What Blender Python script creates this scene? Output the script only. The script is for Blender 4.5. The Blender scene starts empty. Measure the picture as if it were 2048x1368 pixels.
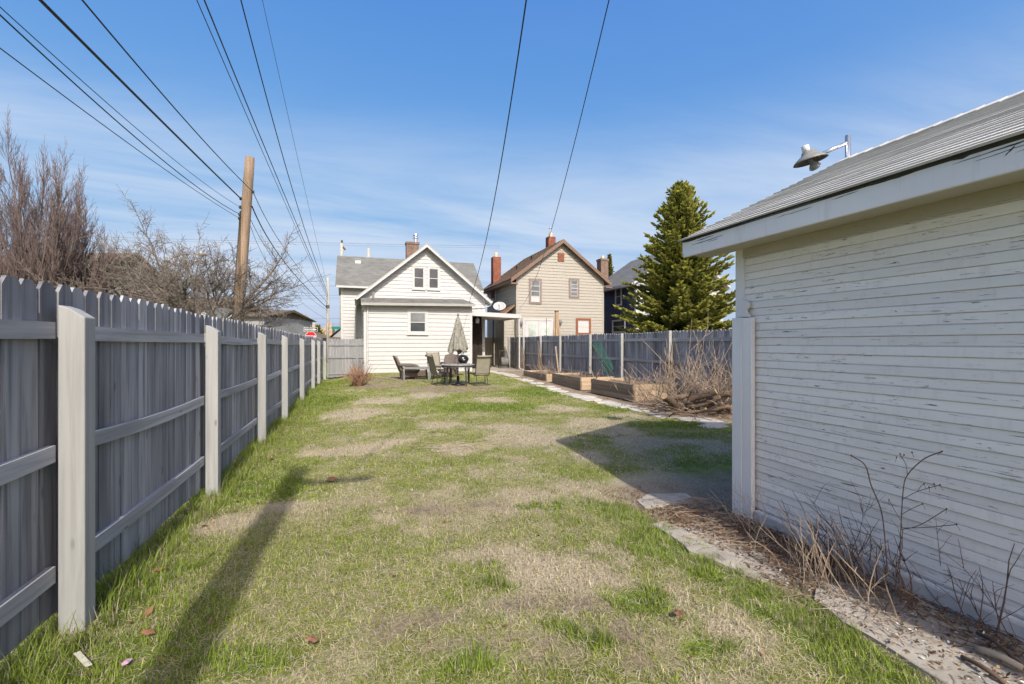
import bpy, math, random
import numpy as np
from mathutils import Vector, Matrix

SC = bpy.context.scene
COL = SC.collection
R = math.radians

# ---------------------------------------------------------------- camera
EYE = 1.56
TH = R(18.76)
CT, ST = math.cos(TH), math.sin(TH)
F = 910.0                      # focal length in pixels of a 2048 px wide frame
cam_d = bpy.data.cameras.new('camera')
cam_d.sensor_width = 36.0
cam_d.lens = 36.0 * F / 2048.0
cam_d.shift_y = 2.0 / 2048.0
cam_d.clip_start = 0.05
cam_d.clip_end = 3000
cam = bpy.data.objects.new('camera', cam_d)
COL.objects.link(cam)
cam.location = (0, 0, EYE)
cam.rotation_euler = (R(90), 0, -TH)
SC.camera = cam

# ---------------------------------------------------------------- sky and sun
SUN_EL, SUN_AZ = R(41.5), R(-1.0)
w = bpy.data.worlds.new('World')
SC.world = w
w.use_nodes = True
nt = w.node_tree
nt.nodes.clear()
wo = nt.nodes.new('ShaderNodeOutputWorld')
bg = nt.nodes.new('ShaderNodeBackground')
bg.inputs['Strength'].default_value = 0.15
sky = nt.nodes.new('ShaderNodeTexSky')
sky.sky_type = 'NISHITA'
sky.sun_disc = False
sky.sun_elevation = SUN_EL
sky.sun_rotation = math.pi + SUN_AZ
sky.altitude = 200
sky.air_density = 1.0
sky.dust_density = 4.0
sky.ozone_density = 1.5
def wm(op, a, b):
    q = nt.nodes.new('ShaderNodeMath'); q.operation = op
    for v, i in ((a, 0), (b, 1)):
        if hasattr(v, 'is_output'): nt.links.new(v, q.inputs[i])
        else: q.inputs[i].default_value = v
    return q.outputs[0]
# camera-like tone shoulder on the sky colour; the glare round the sun keeps its own strength
ssep = nt.nodes.new('ShaderNodeSeparateColor'); nt.links.new(sky.outputs[0], ssep.inputs[0])
scmb = nt.nodes.new('ShaderNodeCombineColor')
for i_, (pw, sc_) in enumerate(((3.5, 3.20), (2.45, 2.76), (1.05, 2.72))):
    ch_ = ssep.outputs[i_]
    v_ = wm('MULTIPLY', wm('POWER', wm('DIVIDE', ch_, wm('ADD', ch_, 1.0)), pw), sc_)
    v_ = wm('ADD', v_, wm('MULTIPLY', wm('MAXIMUM', wm('SUBTRACT', ch_, 8.0), 0.0), 0.9))
    nt.links.new(v_, scmb.inputs[i_])
hs = scmb
# thin streaky cirrus all round the dome
tc = nt.nodes.new('ShaderNodeTexCoord')
sep = nt.nodes.new('ShaderNodeSeparateXYZ')
nt.links.new(tc.outputs['Generated'], sep.inputs[0])
zc = nt.nodes.new('ShaderNodeMath'); zc.operation = 'MAXIMUM'; zc.inputs[1].default_value = 0.06
nt.links.new(sep.outputs['Z'], zc.inputs[0])
dx = nt.nodes.new('ShaderNodeMath'); dx.operation = 'DIVIDE'
dy = nt.nodes.new('ShaderNodeMath'); dy.operation = 'DIVIDE'
nt.links.new(sep.outputs['X'], dx.inputs[0]); nt.links.new(zc.outputs[0], dx.inputs[1])
nt.links.new(sep.outputs['Y'], dy.inputs[0]); nt.links.new(zc.outputs[0], dy.inputs[1])
cmb = nt.nodes.new('ShaderNodeCombineXYZ')
nt.links.new(dx.outputs[0], cmb.inputs[0]); nt.links.new(dy.outputs[0], cmb.inputs[1])
mp = nt.nodes.new('ShaderNodeMapping')
mp.inputs['Rotation'].default_value = (0, 0, R(22))
mp.inputs['Scale'].default_value = (0.32, 1.0, 1.0)
nt.links.new(cmb.outputs[0], mp.inputs[0])
n1 = nt.nodes.new('ShaderNodeTexNoise')
n1.inputs['Scale'].default_value = 0.55; n1.inputs['Detail'].default_value = 9
n1.inputs['Roughness'].default_value = 0.62; n1.inputs['Distortion'].default_value = 0.7
nt.links.new(mp.outputs[0], n1.inputs['Vector'])
rp = nt.nodes.new('ShaderNodeValToRGB')
rp.color_ramp.elements[0].position = 0.34; rp.color_ramp.elements[0].color = (0, 0, 0, 1)
rp.color_ramp.elements[1].position = 0.74; rp.color_ramp.elements[1].color = (1, 1, 1, 1)
nt.links.new(n1.outputs[0], rp.inputs[0])
mr = nt.nodes.new('ShaderNodeMapRange'); mr.interpolation_type = 'SMOOTHSTEP'
mr.inputs[1].default_value = 0.27; mr.inputs[2].default_value = 0.48; mr.inputs[3].default_value = 0.95; mr.inputs[4].default_value = 0.05
nt.links.new(sep.outputs['Z'], mr.inputs[0])
cf = nt.nodes.new('ShaderNodeMath'); cf.operation = 'MULTIPLY'
nt.links.new(mr.outputs[0], cf.inputs[1])
nt.links.new(rp.outputs[0], cf.inputs[0])
mx = nt.nodes.new('ShaderNodeMixRGB')
mx.inputs['Color2'].default_value = (2.05, 2.23, 2.54, 1)
lowf = nt.nodes.new('ShaderNodeMapRange'); lowf.interpolation_type = 'SMOOTHSTEP'
lowf.inputs[1].default_value = 0.05; lowf.inputs[2].default_value = 0.14
nt.links.new(sep.outputs['Z'], lowf.inputs[0])
veil = nt.nodes.new('ShaderNodeMix'); veil.data_type = 'FLOAT'     # an even thin veil close to the horizon
nt.links.new(lowf.outputs[0], veil.inputs[0]); veil.inputs[2].default_value = 0.45
nt.links.new(cf.outputs[0], veil.inputs[3])
nt.links.new(veil.outputs[0], mx.inputs['Fac'])
nt.links.new(hs.outputs[0], mx.inputs['Color1'])
nt.links.new(mx.outputs[0], bg.inputs['Color'])
nt.links.new(bg.outputs[0], wo.inputs[0])

sun_d = bpy.data.lights.new('sun', 'SUN')
sun_d.energy = 2.0
sun_d.angle = R(0.53)
sun_d.color = (1.0, 0.95, 0.87)
sun = bpy.data.objects.new('sun', sun_d)
COL.objects.link(sun)
sdir = Vector((math.sin(SUN_AZ) * math.cos(SUN_EL), math.cos(SUN_AZ) * math.cos(SUN_EL), -math.sin(SUN_EL)))
sun.rotation_euler = sdir.to_track_quat('-Z', 'Y').to_euler()
sun.location = (0, -30, 40)

SC.view_settings.view_transform = 'Standard'
SC.view_settings.look = 'None'
SC.view_settings.gamma = 1.0
SC.view_settings.exposure = 1.32
SC.view_settings.use_curve_mapping = False
try:
    SC.cycles.max_bounces = 6
    SC.cycles.transparent_max_bounces = 8
except Exception:
    pass

# ---------------------------------------------------------------- survey helpers
# (measured positions: where a sight line meets a known wall plane or the ground)
def onG(px, py, z=0.0):
    d = F * (EYE - z) / (py - 686.0); r = (px - 1024) / F * d
    return (r * CT + d * ST, d * CT - r * ST)
def onY(px, py, Y):
    k = (px - 1024) / F
    X = (Y * ST + k * Y * CT) / (CT - k * ST); d = Y * CT + X * ST
    return (X, EYE + (686 - py) * d / F)
def onX(px, py, X):
    k = (px - 1024) / F
    Y = X * (CT - k * ST) / (ST + k * CT); d = Y * CT + X * ST
    return (Y, EYE + (686 - py) * d / F)
def atD(px, py, d):
    r = (px - 1024) / F * d
    return Vector((r * CT + d * ST, d * CT - r * ST, EYE + (686 - py) * d / F))

# ---------------------------------------------------------------- noise
def ss(a, b, x):
    t = np.clip((np.asarray(x, float) - a) / (b - a), 0, 1)
    return t * t * (3 - 2 * t)
def _h(ix, iy, seed):
    n = (ix.astype(np.int64) * 374761393 + iy.astype(np.int64) * 668265263 + seed * 1442695041) & 0xFFFFFFFF
    n = ((n ^ (n >> 13)) * 1274126177) & 0xFFFFFFFF
    return ((n ^ (n >> 16)) & 0xFFFF) / 65535.0
def vnoise(x, y, seed=0):
    x = np.asarray(x, float); y = np.asarray(y, float)
    ix = np.floor(x); iy = np.floor(y); fx = x - ix; fy = y - iy
    fx = fx * fx * (3 - 2 * fx); fy = fy * fy * (3 - 2 * fy)
    a = _h(ix, iy, seed); b = _h(ix + 1, iy, seed); c = _h(ix, iy + 1, seed); d = _h(ix + 1, iy + 1, seed)
    return (a * (1 - fx) + b * fx) * (1 - fy) + (c * (1 - fx) + d * fx) * fy
def fbm(x, y, seed=0, oct=4):
    s = 0; a = 0.5; t = 0
    for i in range(oct):
        s = s + a * vnoise(np.asarray(x) * 2 ** i, np.asarray(y) * 2 ** i, seed + i * 7); t += a; a *= 0.55
    return s / t

# ---------------------------------------------------------------- mesh builder
class MB:
    def __init__(s): s.v = []; s.f = []
    def quad(s, a, b, c, d):
        n = len(s.v); s.v += [tuple(a), tuple(b), tuple(c), tuple(d)]; s.f.append((n, n + 1, n + 2, n + 3)); return s
    def tri(s, a, b, c):
        n = len(s.v); s.v += [tuple(a), tuple(b), tuple(c)]; s.f.append((n, n + 1, n + 2)); return s
    def box(s, x0, x1, y0, y1, z0, z1):
        n = len(s.v)
        s.v += [(x0, y0, z0), (x1, y0, z0), (x1, y1, z0), (x0, y1, z0), (x0, y0, z1), (x1, y0, z1), (x1, y1, z1), (x0, y1, z1)]
        s.f += [tuple(n + i for i in q) for q in ((3, 2, 1, 0), (4, 5, 6, 7), (0, 1, 5, 4), (1, 2, 6, 5), (2, 3, 7, 6), (3, 0, 4, 7))]
        return s
    def hexa(s, p):      # 8 points in box order
        n = len(s.v); s.v += [tuple(q) for q in p]
        s.f += [tuple(n + i for i in q) for q in ((3, 2, 1, 0), (4, 5, 6, 7), (0, 1, 5, 4), (1, 2, 6, 5), (2, 3, 7, 6), (3, 0, 4, 7))]
        return s
    def prism(s, poly, ext):   # poly: list of 3d points, ext: extrusion vector
        n = len(s.v); k = len(poly); e = Vector(ext)
        s.v += [tuple(p) for p in poly] + [tuple(Vector(p) + e) for p in poly]
        s.f.append(tuple(range(n, n + k))[::-1]); s.f.append(tuple(range(n + k, n + 2 * k)))
        for i in range(k):
            j = (i + 1) % k; s.f.append((n + i, n + j, n + k + j, n + k + i))
        return s
    def tube(s, pts, rad, sides=6, cap=True):
        pts = [Vector(p) for p in pts]; k = len(pts)
        rs = rad if isinstance(rad, (list, tuple)) else [rad] * k
        n = len(s.v); up = None
        for i, p in enumerate(pts):
            t = (pts[min(i + 1, k - 1)] - pts[max(i - 1, 0)])
            if t.length < 1e-9: t = Vector((0, 0, 1))
            t.normalize()
            if up is None:
                up = Vector((0, 0, 1)) if abs(t.z) < 0.9 else Vector((1, 0, 0))
            a = t.cross(up)
            if a.length < 1e-6: a = t.cross(Vector((0, 1, 0.3)))
            a.normalize(); b = a.cross(t); up = b
            for j in range(sides):
                th = 2 * math.pi * j / sides
                s.v.append(tuple(p + (a * math.cos(th) + b * math.sin(th)) * rs[i]))
        for i in range(k - 1):
            for j in range(sides):
                j2 = (j + 1) % sides
                s.f.append((n + i * sides + j, n + i * sides + j2, n + (i + 1) * sides + j2, n + (i + 1) * sides + j))
        if cap:
            s.f.append(tuple(n + j for j in range(sides))[::-1])
            s.f.append(tuple(n + (k - 1) * sides + j for j in range(sides)))
        return s
    def lathe(s, prof, sides=20, m=None):   # prof: (r, z) list about the local z axis
        n = len(s.v); k = len(prof); m = m or Matrix()
        for r, z in prof:
            for j in range(sides):
                th = 2 * math.pi * j / sides
                s.v.append(tuple(m @ Vector((r * math.cos(th), r * math.sin(th), z))))
        for i in range(k - 1):
            for j in range(sides):
                j2 = (j + 1) % sides
                s.f.append((n + i * sides + j, n + i * sides + j2, n + (i + 1) * sides + j2, n + (i + 1) * sides + j))
        s.f.append(tuple(n + j for j in range(sides))[::-1])
        s.f.append(tuple(n + (k - 1) * sides + j for j in range(sides)))
        return s
    def grid(s, fn, nu, nv, thick=None):
        n = len(s.v)
        for i in range(nu + 1):
            for j in range(nv + 1): s.v.append(tuple(fn(i / nu, j / nv)))
        for i in range(nu):
            for j in range(nv):
                a = n + i * (nv + 1) + j
                s.f.append((a, a + 1, a + nv + 2, a + nv + 1))
        return s
    def xf(s, m):
        s.v = [tuple(m @ Vector(p)) for p in s.v]; return s
    def mesh(s, name):
        me = bpy.data.meshes.new(name); me.from_pydata(s.v, [], s.f); me.update(); return me
    def build(s, name, mat, parent=None, smooth=False):
        me = s.mesh(name); me.materials.append(mat)
        if smooth: me.polygons.foreach_set('use_smooth', [True] * len(me.polygons))
        return link(name, me, parent)

def link(name, me, parent=None, loc=None):
    o = bpy.data.objects.new(name, me); COL.objects.link(o)
    if parent is not None: o.parent = parent
    if loc is not None: o.location = loc
    return o
def tag(o, label=None, cat=None, group=None, kind=None):
    if label: o['label'] = label
    if cat: o['category'] = cat
    if group: o['group'] = group
    if kind: o['kind'] = kind
    return o
def thing(name, label, cat, loc=(0, 0, 0), rz=0.0, group=None):
    o = bpy.data.objects.new(name, None); COL.objects.link(o)
    o.location = loc; o.rotation_euler = (0, 0, rz); o.empty_display_size = 0.2
    return tag(o, label, cat, group)
def solid(o, t, off=0):
    m = o.modifiers.new('t', 'SOLIDIFY'); m.thickness = t; m.offset = off; return o
def bevel(o, wd, seg=2):
    m = o.modifiers.new('b', 'BEVEL'); m.width = wd; m.segments = seg; m.limit_method = 'ANGLE'; m.angle_limit = R(40); return o
def subd(o, lv=1):
    m = o.modifiers.new('s', 'SUBSURF'); m.levels = lv; m.render_levels = lv; return o

# ---------------------------------------------------------------- materials
class NG:
    def __init__(s, name):
        s.m = bpy.data.materials.new(name); s.m.use_nodes = True; s.t = s.m.node_tree
        s.p = s.t.nodes['Principled BSDF']
        s.oc = s.n('ShaderNodeTexCoord'); s.oi = s.n('ShaderNodeObjectInfo')
        mul = s.n('ShaderNodeVectorMath'); mul.operation = 'SCALE'
        cb = s.n('ShaderNodeCombineXYZ')
        for i in range(3): s.l(s.oi.outputs['Random'], cb.inputs[i])
        s.l(cb.outputs[0], mul.inputs[0]); mul.inputs['Scale'].default_value = 61.7
        ad = s.n('ShaderNodeVectorMath'); ad.operation = 'ADD'
        s.l(s.oc.outputs['Object'], ad.inputs[0]); s.l(mul.outputs[0], ad.inputs[1])
        s.co = ad.outputs[0]; s.raw = s.oc.outputs['Object']
    def n(s, k): return s.t.nodes.new(k)
    def l(s, a, b): s.t.links.new(a, b)
    def noise(s, scale, stretch=(1, 1, 1), detail=4, rough=0.55, dist=0, co=None):
        mp = s.n('ShaderNodeMapping'); mp.inputs['Scale'].default_value = stretch
        s.l(co or s.co, mp.inputs[0])
        n = s.n('ShaderNodeTexNoise'); n.inputs['Scale'].default_value = scale
        n.inputs['Detail'].default_value = detail; n.inputs['Roughness'].default_value = rough; n.inputs['Distortion'].default_value = dist
        s.l(mp.outputs[0], n.inputs['Vector']); return n.outputs[0]
    def ramp(s, fac, stops):
        r = s.n('ShaderNodeValToRGB'); e = r.color_ramp.elements
        while len(e) < len(stops): e.new(0.5)
        for el, (p, c) in zip(e, stops):
            el.position = p; el.color = tuple(c) + (1,) if len(c) == 3 else c
        s.l(fac, r.inputs[0]); return r.outputs[0]
    def mix(s, fac, a, b, mode='MIX'):
        m = s.n('ShaderNodeMixRGB'); m.blend_type = mode
        for v, i in ((fac, 0), (a, 1), (b, 2)):
            if hasattr(v, 'is_output'): s.l(v, m.inputs[i])
            elif isinstance(v, (int, float)): m.inputs[i].default_value = v
            else: m.inputs[i].default_value = tuple(v) + (1,)
        return m.outputs[0]
    def rnd(s, lo, hi):
        mr = s.n('ShaderNodeMapRange'); s.l(s.oi.outputs['Random'], mr.inputs[0])
        mr.inputs[3].default_value = lo; mr.inputs[4].default_value = hi
        cb = s.n('ShaderNodeCombineXYZ')
        for i in range(3): s.l(mr.outputs[0], cb.inputs[i])
        return cb.outputs[0]
    def bump(s, h, strength, dist=0.01):
        b = s.n('ShaderNodeBump'); b.inputs['Strength'].default_value = strength; b.inputs['Distance'].default_value = dist
        s.l(h, b.inputs['Height']); s.l(b.outputs[0], s.p.inputs['Normal'])
    def out(s, col, rough=0.6, metal=0.0, spec=0.5):
        if hasattr(col, 'is_output'): s.l(col, s.p.inputs['Base Color'])
        else: s.p.inputs['Base Color'].default_value = tuple(col) + (1,)
        s.p.inputs['Roughness'].default_value = rough; s.p.inputs['Metallic'].default_value = metal
        s.p.inputs['Specular IOR Level'].default_value = spec
        return s.m
def sc3(c, k): return tuple(min(1.0, x * k) for x in c)

def mat_plain(name, col, rough=0.6, var=0.12, scale=6, stretch=(1, 1, 1), bump=0.15, bs=40, metal=0, rnd=0.0, spec=0.4):
    g = NG(name)
    c = g.ramp(g.noise(scale, stretch, 5, 0.6), [(0.3, sc3(col, 1 - var)), (0.7, sc3(col, 1 + var))])
    if rnd: c = g.mix(1.0, c, g.rnd(1 - rnd, 1 + rnd), 'MULTIPLY')
    if bump: g.bump(g.noise(bs, stretch, 3), bump, 0.004)
    return g.out(c, rough, metal, spec)

def mat_wood(name, col, dark, axis=2, rnd=0.15, streak=0.6, rough=0.75, bump=0.35, knots=True):
    g = NG(name)
    st = [14, 14, 14]; st[axis] = 0.55
    n = g.noise(1.6, st, 7, 0.62, 0.4)
    st2 = [3, 3, 3]; st2[axis] = 0.35
    n2 = g.noise(1.3, st2, 4, 0.55, 0.3)
    c = g.ramp(n, [(0.30, dark), (0.52, col), (0.78, sc3(col, 1.18))])
    c = g.mix(g.ramp(n2, [(0.35, (streak,) * 3), (0.62, (0, 0, 0))]), c, sc3(dark, 0.9))
    if knots:
        v = g.n('ShaderNodeTexVoronoi'); v.inputs['Scale'].default_value = 2.1
        mp = g.n('ShaderNodeMapping'); s3 = [3.0, 3.0, 3.0]; s3[axis] = 1.0; mp.inputs['Scale'].default_value = s3
        g.l(g.co, mp.inputs[0]); g.l(mp.outputs[0], v.inputs['Vector'])
        c = g.mix(g.ramp(v.outputs['Distance'], [(0.03, (0.75,) * 3), (0.10, (0, 0, 0))]), c, sc3(dark, 0.55))
    c = g.mix(1.0, c, g.rnd(1 - rnd, 1 + rnd), 'MULTIPLY')
    g.bump(n, bump, 0.004)
    return g.out(c, rough, 0, 0.3)

def mat_peel(name, col, under, axis=1, amount=0.5, rough=0.6):
    """old paint: hairline cracks along the board and small flakes that have come off"""
    g = NG(name)
    st = [70, 70, 70]; st[axis] = 6.0
    n = g.noise(1.0, st, 6, 0.7, 0.8)
    m1 = g.ramp(n, [(amount + 0.12, (0, 0, 0)), (amount + 0.15, (1, 1, 1))])
    big = g.noise(1.7, (1, 1, 1), 3, 0.5)
    m2 = g.ramp(big, [(0.36, (0, 0, 0)), (0.54, (1, 1, 1))])
    mk = g.mix(1.0, m1, m2, 'MULTIPLY')
    soft = g.noise(3.0, tuple(0.6 if i != axis else 0.25 for i in range(3)), 5, 0.6)
    c = g.ramp(soft, [(0.3, sc3(col, 0.90)), (0.7, sc3(col, 1.04))])
    drip = [10, 10, 0.8]; dn = g.noise(1.4, drip, 4, 0.6)
    c = g.mix(g.ramp(dn, [(0.55, (0, 0, 0)), (0.8, (0.25,) * 3)]), c, sc3(under, 2.2))
    c = g.mix(mk, c, under)
    c = g.mix(1.0, c, g.rnd(0.95, 1.04), 'MULTIPLY')
    inv = g.n('ShaderNodeInvert'); g.l(mk, inv.inputs['Color'])
    g.bump(inv.outputs[0], 0.5, 0.002)
    return g.out(c, rough, 0, 0.35)

def mat_shingle(name, col, u='X', tab=0.30, k=0.085, var=0.35, rough=0.9):
    g = NG(name)
    sp = g.n('ShaderNodeSeparateXYZ'); g.l(g.raw, sp.inputs[0])
    def m(op, a, b=None):
        q = g.n('ShaderNodeMath'); q.operation = op
        for v, i in ((a, 0), (b, 1)):
            if v is None: continue
            if hasattr(v, 'is_output'): g.l(v, q.inputs[i])
            else: q.inputs[i].default_value = v
        return q.outputs[0]
    row = m('FLOOR', m('DIVIDE', sp.outputs['Z'], k))
    colu = m('FLOOR', m('ADD', m('DIVIDE', sp.outputs[u], tab), m('MULTIPLY', row, 0.37)))
    cb = g.n('ShaderNodeCombineXYZ'); g.l(colu, cb.inputs[0]); g.l(row, cb.inputs[1])
    wn = g.n('ShaderNodeTexWhiteNoise'); wn.noise_dimensions = '2D'; g.l(cb.outputs[0], wn.inputs['Vector'])
    c = g.ramp(wn.outputs['Value'], [(0.0, sc3(col, 1 - var)), (0.5, col), (1.0, sc3(col, 1 + var * 0.8))])
    gn = g.noise(160, (1, 1, 1), 2)
    c = g.mix(0.5, c, g.ramp(gn, [(0.3, sc3(col, 0.6)), (0.7, sc3(col, 1.35))]))
    c = g.mix(g.ramp(g.noise(0.9, (1, 1, 1), 4), [(0.45, (0, 0, 0)), (0.75, (0.5,) * 3)]), c, sc3(col, 0.7))
    g.bump(gn, 0.3, 0.003)
    return g.out(c, rough, 0, 0.2)

def mat_glass(name, col=(0.05, 0.055, 0.06), rough=0.06):
    g = NG(name)
    n = g.noise(1.2, (1, 1, 1), 3)
    c = g.ramp(n, [(0.3, sc3(col, 0.6)), (0.7, sc3(col, 1.5))])
    g.bump(g.noise(2.0, (1, 1, 1), 1), 0.03, 0.02)
    return g.out(c, rough, 0, 0.8)

def mat_brick(name, col, mortar, axis='XZ', bw=0.21, bh=0.075):
    g = NG(name)
    sp = g.n('ShaderNodeSeparateXYZ'); g.l(g.raw, sp.inputs[0])
    ad = g.n('ShaderNodeMath'); ad.operation = 'ADD'; g.l(sp.outputs['X'], ad.inputs[0]); g.l(sp.outputs['Y'], ad.inputs[1])
    cb = g.n('ShaderNodeCombineXYZ'); g.l(ad.outputs[0], cb.inputs[0]); g.l(sp.outputs['Z'], cb.inputs[1])
    b = g.n('ShaderNodeTexBrick'); g.l(cb.outputs[0], b.inputs['Vector'])
    b.inputs['Color1'].default_value = sc3(col, 0.75) + (1,); b.inputs['Color2'].default_value = sc3(col, 1.25) + (1,)
    b.inputs['Mortar'].default_value = mortar + (1,); b.inputs['Scale'].default_value = 1.0
    b.inputs['Mortar Size'].default_value = 0.008; b.inputs['Brick Width'].default_value = bw; b.inputs['Row Height'].default_value = bh
    c = g.mix(g.ramp(g.noise(3.0, (1, 1, 1), 4), [(0.4, (0, 0, 0)), (0.8, (0.5,) * 3)]), b.outputs['Color'], sc3(col, 0.5))
    g.bump(b.outputs['Fac'], -0.5, 0.006)
    return g.out(c, 0.85, 0, 0.2)

def mat_attr(name, rough=0.7, trans=0.3, spec=0.15):
    """leaf / blade colour stored per blade"""
    m = bpy.data.materials.new(name); m.use_nodes = True; t = m.node_tree
    p = t.nodes['Principled BSDF']; o = t.nodes['Material Output']
    a = t.nodes.new('ShaderNodeAttribute'); a.attribute_name = 'tint'
    t.links.new(a.outputs['Color'], p.inputs['Base Color']); p.inputs['Roughness'].default_value = rough
    p.inputs['Specular IOR Level'].default_value = spec
    if trans:
        tr = t.nodes.new('ShaderNodeBsdfTranslucent'); t.links.new(a.outputs['Color'], tr.inputs['Color'])
        mxs = t.nodes.new('ShaderNodeMixShader'); mxs.inputs[0].default_value = trans
        t.links.new(p.outputs[0], mxs.inputs[1]); t.links.new(tr.outputs[0], mxs.inputs[2]); t.links.new(mxs.outputs[0], o.inputs[0])
    return m

M = {}
M['picket'] = mat_wood('picket_paint', (0.355, 0.355, 0.37), (0.125, 0.125, 0.14), 2, 0.20, 0.8)
M['post'] = mat_wood('post_paint', (0.34, 0.34, 0.328), (0.255, 0.255, 0.245), 2, 0.08, 0.3, knots=True)
M['rail'] = mat_wood('rail_paint', (0.38, 0.38, 0.39), (0.22, 0.22, 0.23), 1, 0.12, 0.5)
M['gate'] = mat_wood('gate_paint', (0.24, 0.243, 0.245), (0.18, 0.18, 0.183), 2, 0.10, 0.4)
M['raw_picket'] = mat_wood('weathered_picket', (0.40, 0.36, 0.28), (0.24, 0.21, 0.16), 2, 0.12, 0.5)
M['vinyl'] = mat_plain('white_vinyl_siding', (0.43, 0.426, 0.412), 0.45, 0.04, 2.5, bump=0.05, rnd=0.02)
M['trim'] = mat_plain('white_trim', (0.46, 0.46, 0.45), 0.5, 0.05, 3, bump=0.05)
M['trim_grey'] = mat_plain('grey_trim', (0.38, 0.37, 0.35), 0.55, 0.08, 3, bump=0.05)
M['garage_board'] = mat_peel('peeling_white_paint', (0.88, 0.845, 0.80), (0.17, 0.155, 0.14), 1, 0.485)
M['garage_trim'] = mat_peel('peeling_white_trim', (0.82, 0.805, 0.80), (0.20, 0.18, 0.16), 2, 0.60)
M['garage_fascia'] = mat_peel('peeling_white_fascia', (0.82, 0.805, 0.80), (0.10, 0.09, 0.085), 1, 0.57)
M['soffit'] = mat_peel('stained_soffit', (0.50, 0.46, 0.38), (0.18, 0.15, 0.12), 1, 0.52)
M['shingle_garage'] = mat_shingle('pale_shingle', (0.53, 0.51, 0.47), 'Y', 0.30, 0.057, 0.15)
M['shingle_grey'] = mat_shingle('grey_shingle', (0.185, 0.185, 0.172), 'X', 0.33, 0.088, 0.32)
M['shingle_grey_y'] = mat_shingle('grey_shingle_side', (0.185, 0.185, 0.172), 'Y', 0.33, 0.088, 0.32)
M['shingle_brown'] = mat_shingle('brown_shingle', (0.21, 0.135, 0.085), 'Y', 0.3, 0.083, 0.2)
M['shingle_dark'] = mat_shingle('dark_brown_shingle', (0.15, 0.115, 0.085), 'Y', 0.3, 0.083, 0.2)
M['shingle_blue'] = mat_shingle('dark_grey_shingle', (0.18, 0.183, 0.187), 'Y', 0.3, 0.083, 0.18)
M['drip'] = mat_plain('dark_roof_edge', (0.06, 0.055, 0.05), 0.9, 0.3, 12)
M['beige'] = mat_plain('beige_siding', (0.335, 0.312, 0.262), 0.5, 0.04, 3, bump=0.05, rnd=0.03)
M['brown_trim'] = mat_plain('brown_trim', (0.165, 0.108, 0.075), 0.55, 0.1, 4)
M['mauve_trim'] = mat_plain('mauve_brown_trim', (0.215, 0.165, 0.14), 0.55, 0.08, 4)
M['rust_trim'] = mat_plain('rust_trim', (0.21, 0.075, 0.032), 0.55, 0.1, 4)
M['navy'] = mat_plain('navy_siding', (0.030, 0.035, 0.085), 0.5, 0.1, 3, bump=0.05, rnd=0.05)
M['glass'] = mat_glass('window_glass')
M['glass_pale'] = mat_glass('curtained_glass', (0.13, 0.14, 0.145), 0.12)
M['blind'] = mat_plain('white_blind', (0.45, 0.45, 0.43), 0.6, 0.05, 4)
M['glass_green'] = mat_glass('door_glass', (0.42, 0.47, 0.42), 0.2)
M['brick_red'] = mat_brick('red_brick', (0.22, 0.068, 0.038), (0.22, 0.14, 0.105))
M['brick_old'] = mat_brick('weathered_brick', (0.17, 0.10, 0.07), (0.26, 0.23, 0.20))
M['clay'] = mat_plain('clay_flue', (0.62, 0.47, 0.32), 0.8, 0.12, 6)
M['steel'] = mat_plain('galvanised_steel', (0.62, 0.62, 0.63), 0.28, 0.08, 5, metal=0.9, bump=0.03)
M['lamp_grey'] = mat_plain('grey_enamel', (0.20, 0.195, 0.18), 0.45, 0.1, 8, bump=0.05)
M['lamp_dark'] = mat_plain('dark_enamel', (0.075, 0.07, 0.06), 0.5, 0.2, 10)
M['bulb'] = mat_plain('frosted_bulb', (0.25, 0.25, 0.24), 0.25, 0.05, 10)
M['concrete'] = mat_plain('old_concrete', (0.33, 0.295, 0.245), 0.9, 0.28, 5, bump=0.6, bs=55)
M['foundation'] = mat_plain('painted_foundation', (0.55, 0.54, 0.52), 0.85, 0.2, 7, bump=0.6, bs=30)
M['stone'] = mat_plain('pale_stone', (0.46, 0.42, 0.365), 0.9, 0.2, 6, bump=0.5, bs=40, rnd=0.10)
M['bed_plank'] = mat_wood('bed_plank', (0.25, 0.19, 0.135), (0.14, 0.105, 0.075), 1, 0.16, 0.4)  # darker copy: shade on the long sides is put into the wood colour
M['bed_end'] = mat_wood('bed_end_plank', (0.44, 0.33, 0.215), (0.32, 0.23, 0.145), 0, 0.12, 0.3)  # lighter copy: sun on the end planks is put into the wood colour
M['soil'] = mat_plain('garden_soil', (0.16, 0.115, 0.075), 0.95, 0.35, 14, bump=1.0, bs=50)
M['pole'] = mat_wood('pole_wood', (0.33, 0.235, 0.16), (0.15, 0.105, 0.07), 2, 0.1, 0.5, bump=0.6)
M['pole_pale'] = mat_plain('pale_pole', (0.38, 0.35, 0.295), 0.8, 0.1, 3)
M['bark'] = mat_plain('grey_bark', (0.15, 0.125, 0.105), 0.9, 0.3, 8, bump=0.4)
M['bark_red'] = mat_plain('reddish_bark', (0.125, 0.092, 0.086), 0.9, 0.3, 4, bump=0.3)
M['bark_dark'] = mat_plain('dark_bark', (0.13, 0.095, 0.07), 0.9, 0.3, 8, bump=0.5)
M['twig'] = mat_plain('pale_twig', (0.27, 0.205, 0.15), 0.85, 0.35, 6, bump=0.2)
M['twig_pale'] = mat_plain('bleached_stalk', (0.40, 0.33, 0.245), 0.85, 0.3, 6, bump=0.2)
M['twig_dark'] = mat_plain('dark_stalk', (0.12, 0.075, 0.05), 0.85, 0.3, 6, bump=0.2)
M['shrub'] = mat_plain('shrub_twig', (0.32, 0.19, 0.12), 0.85, 0.3, 6, bump=0.2)
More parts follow.
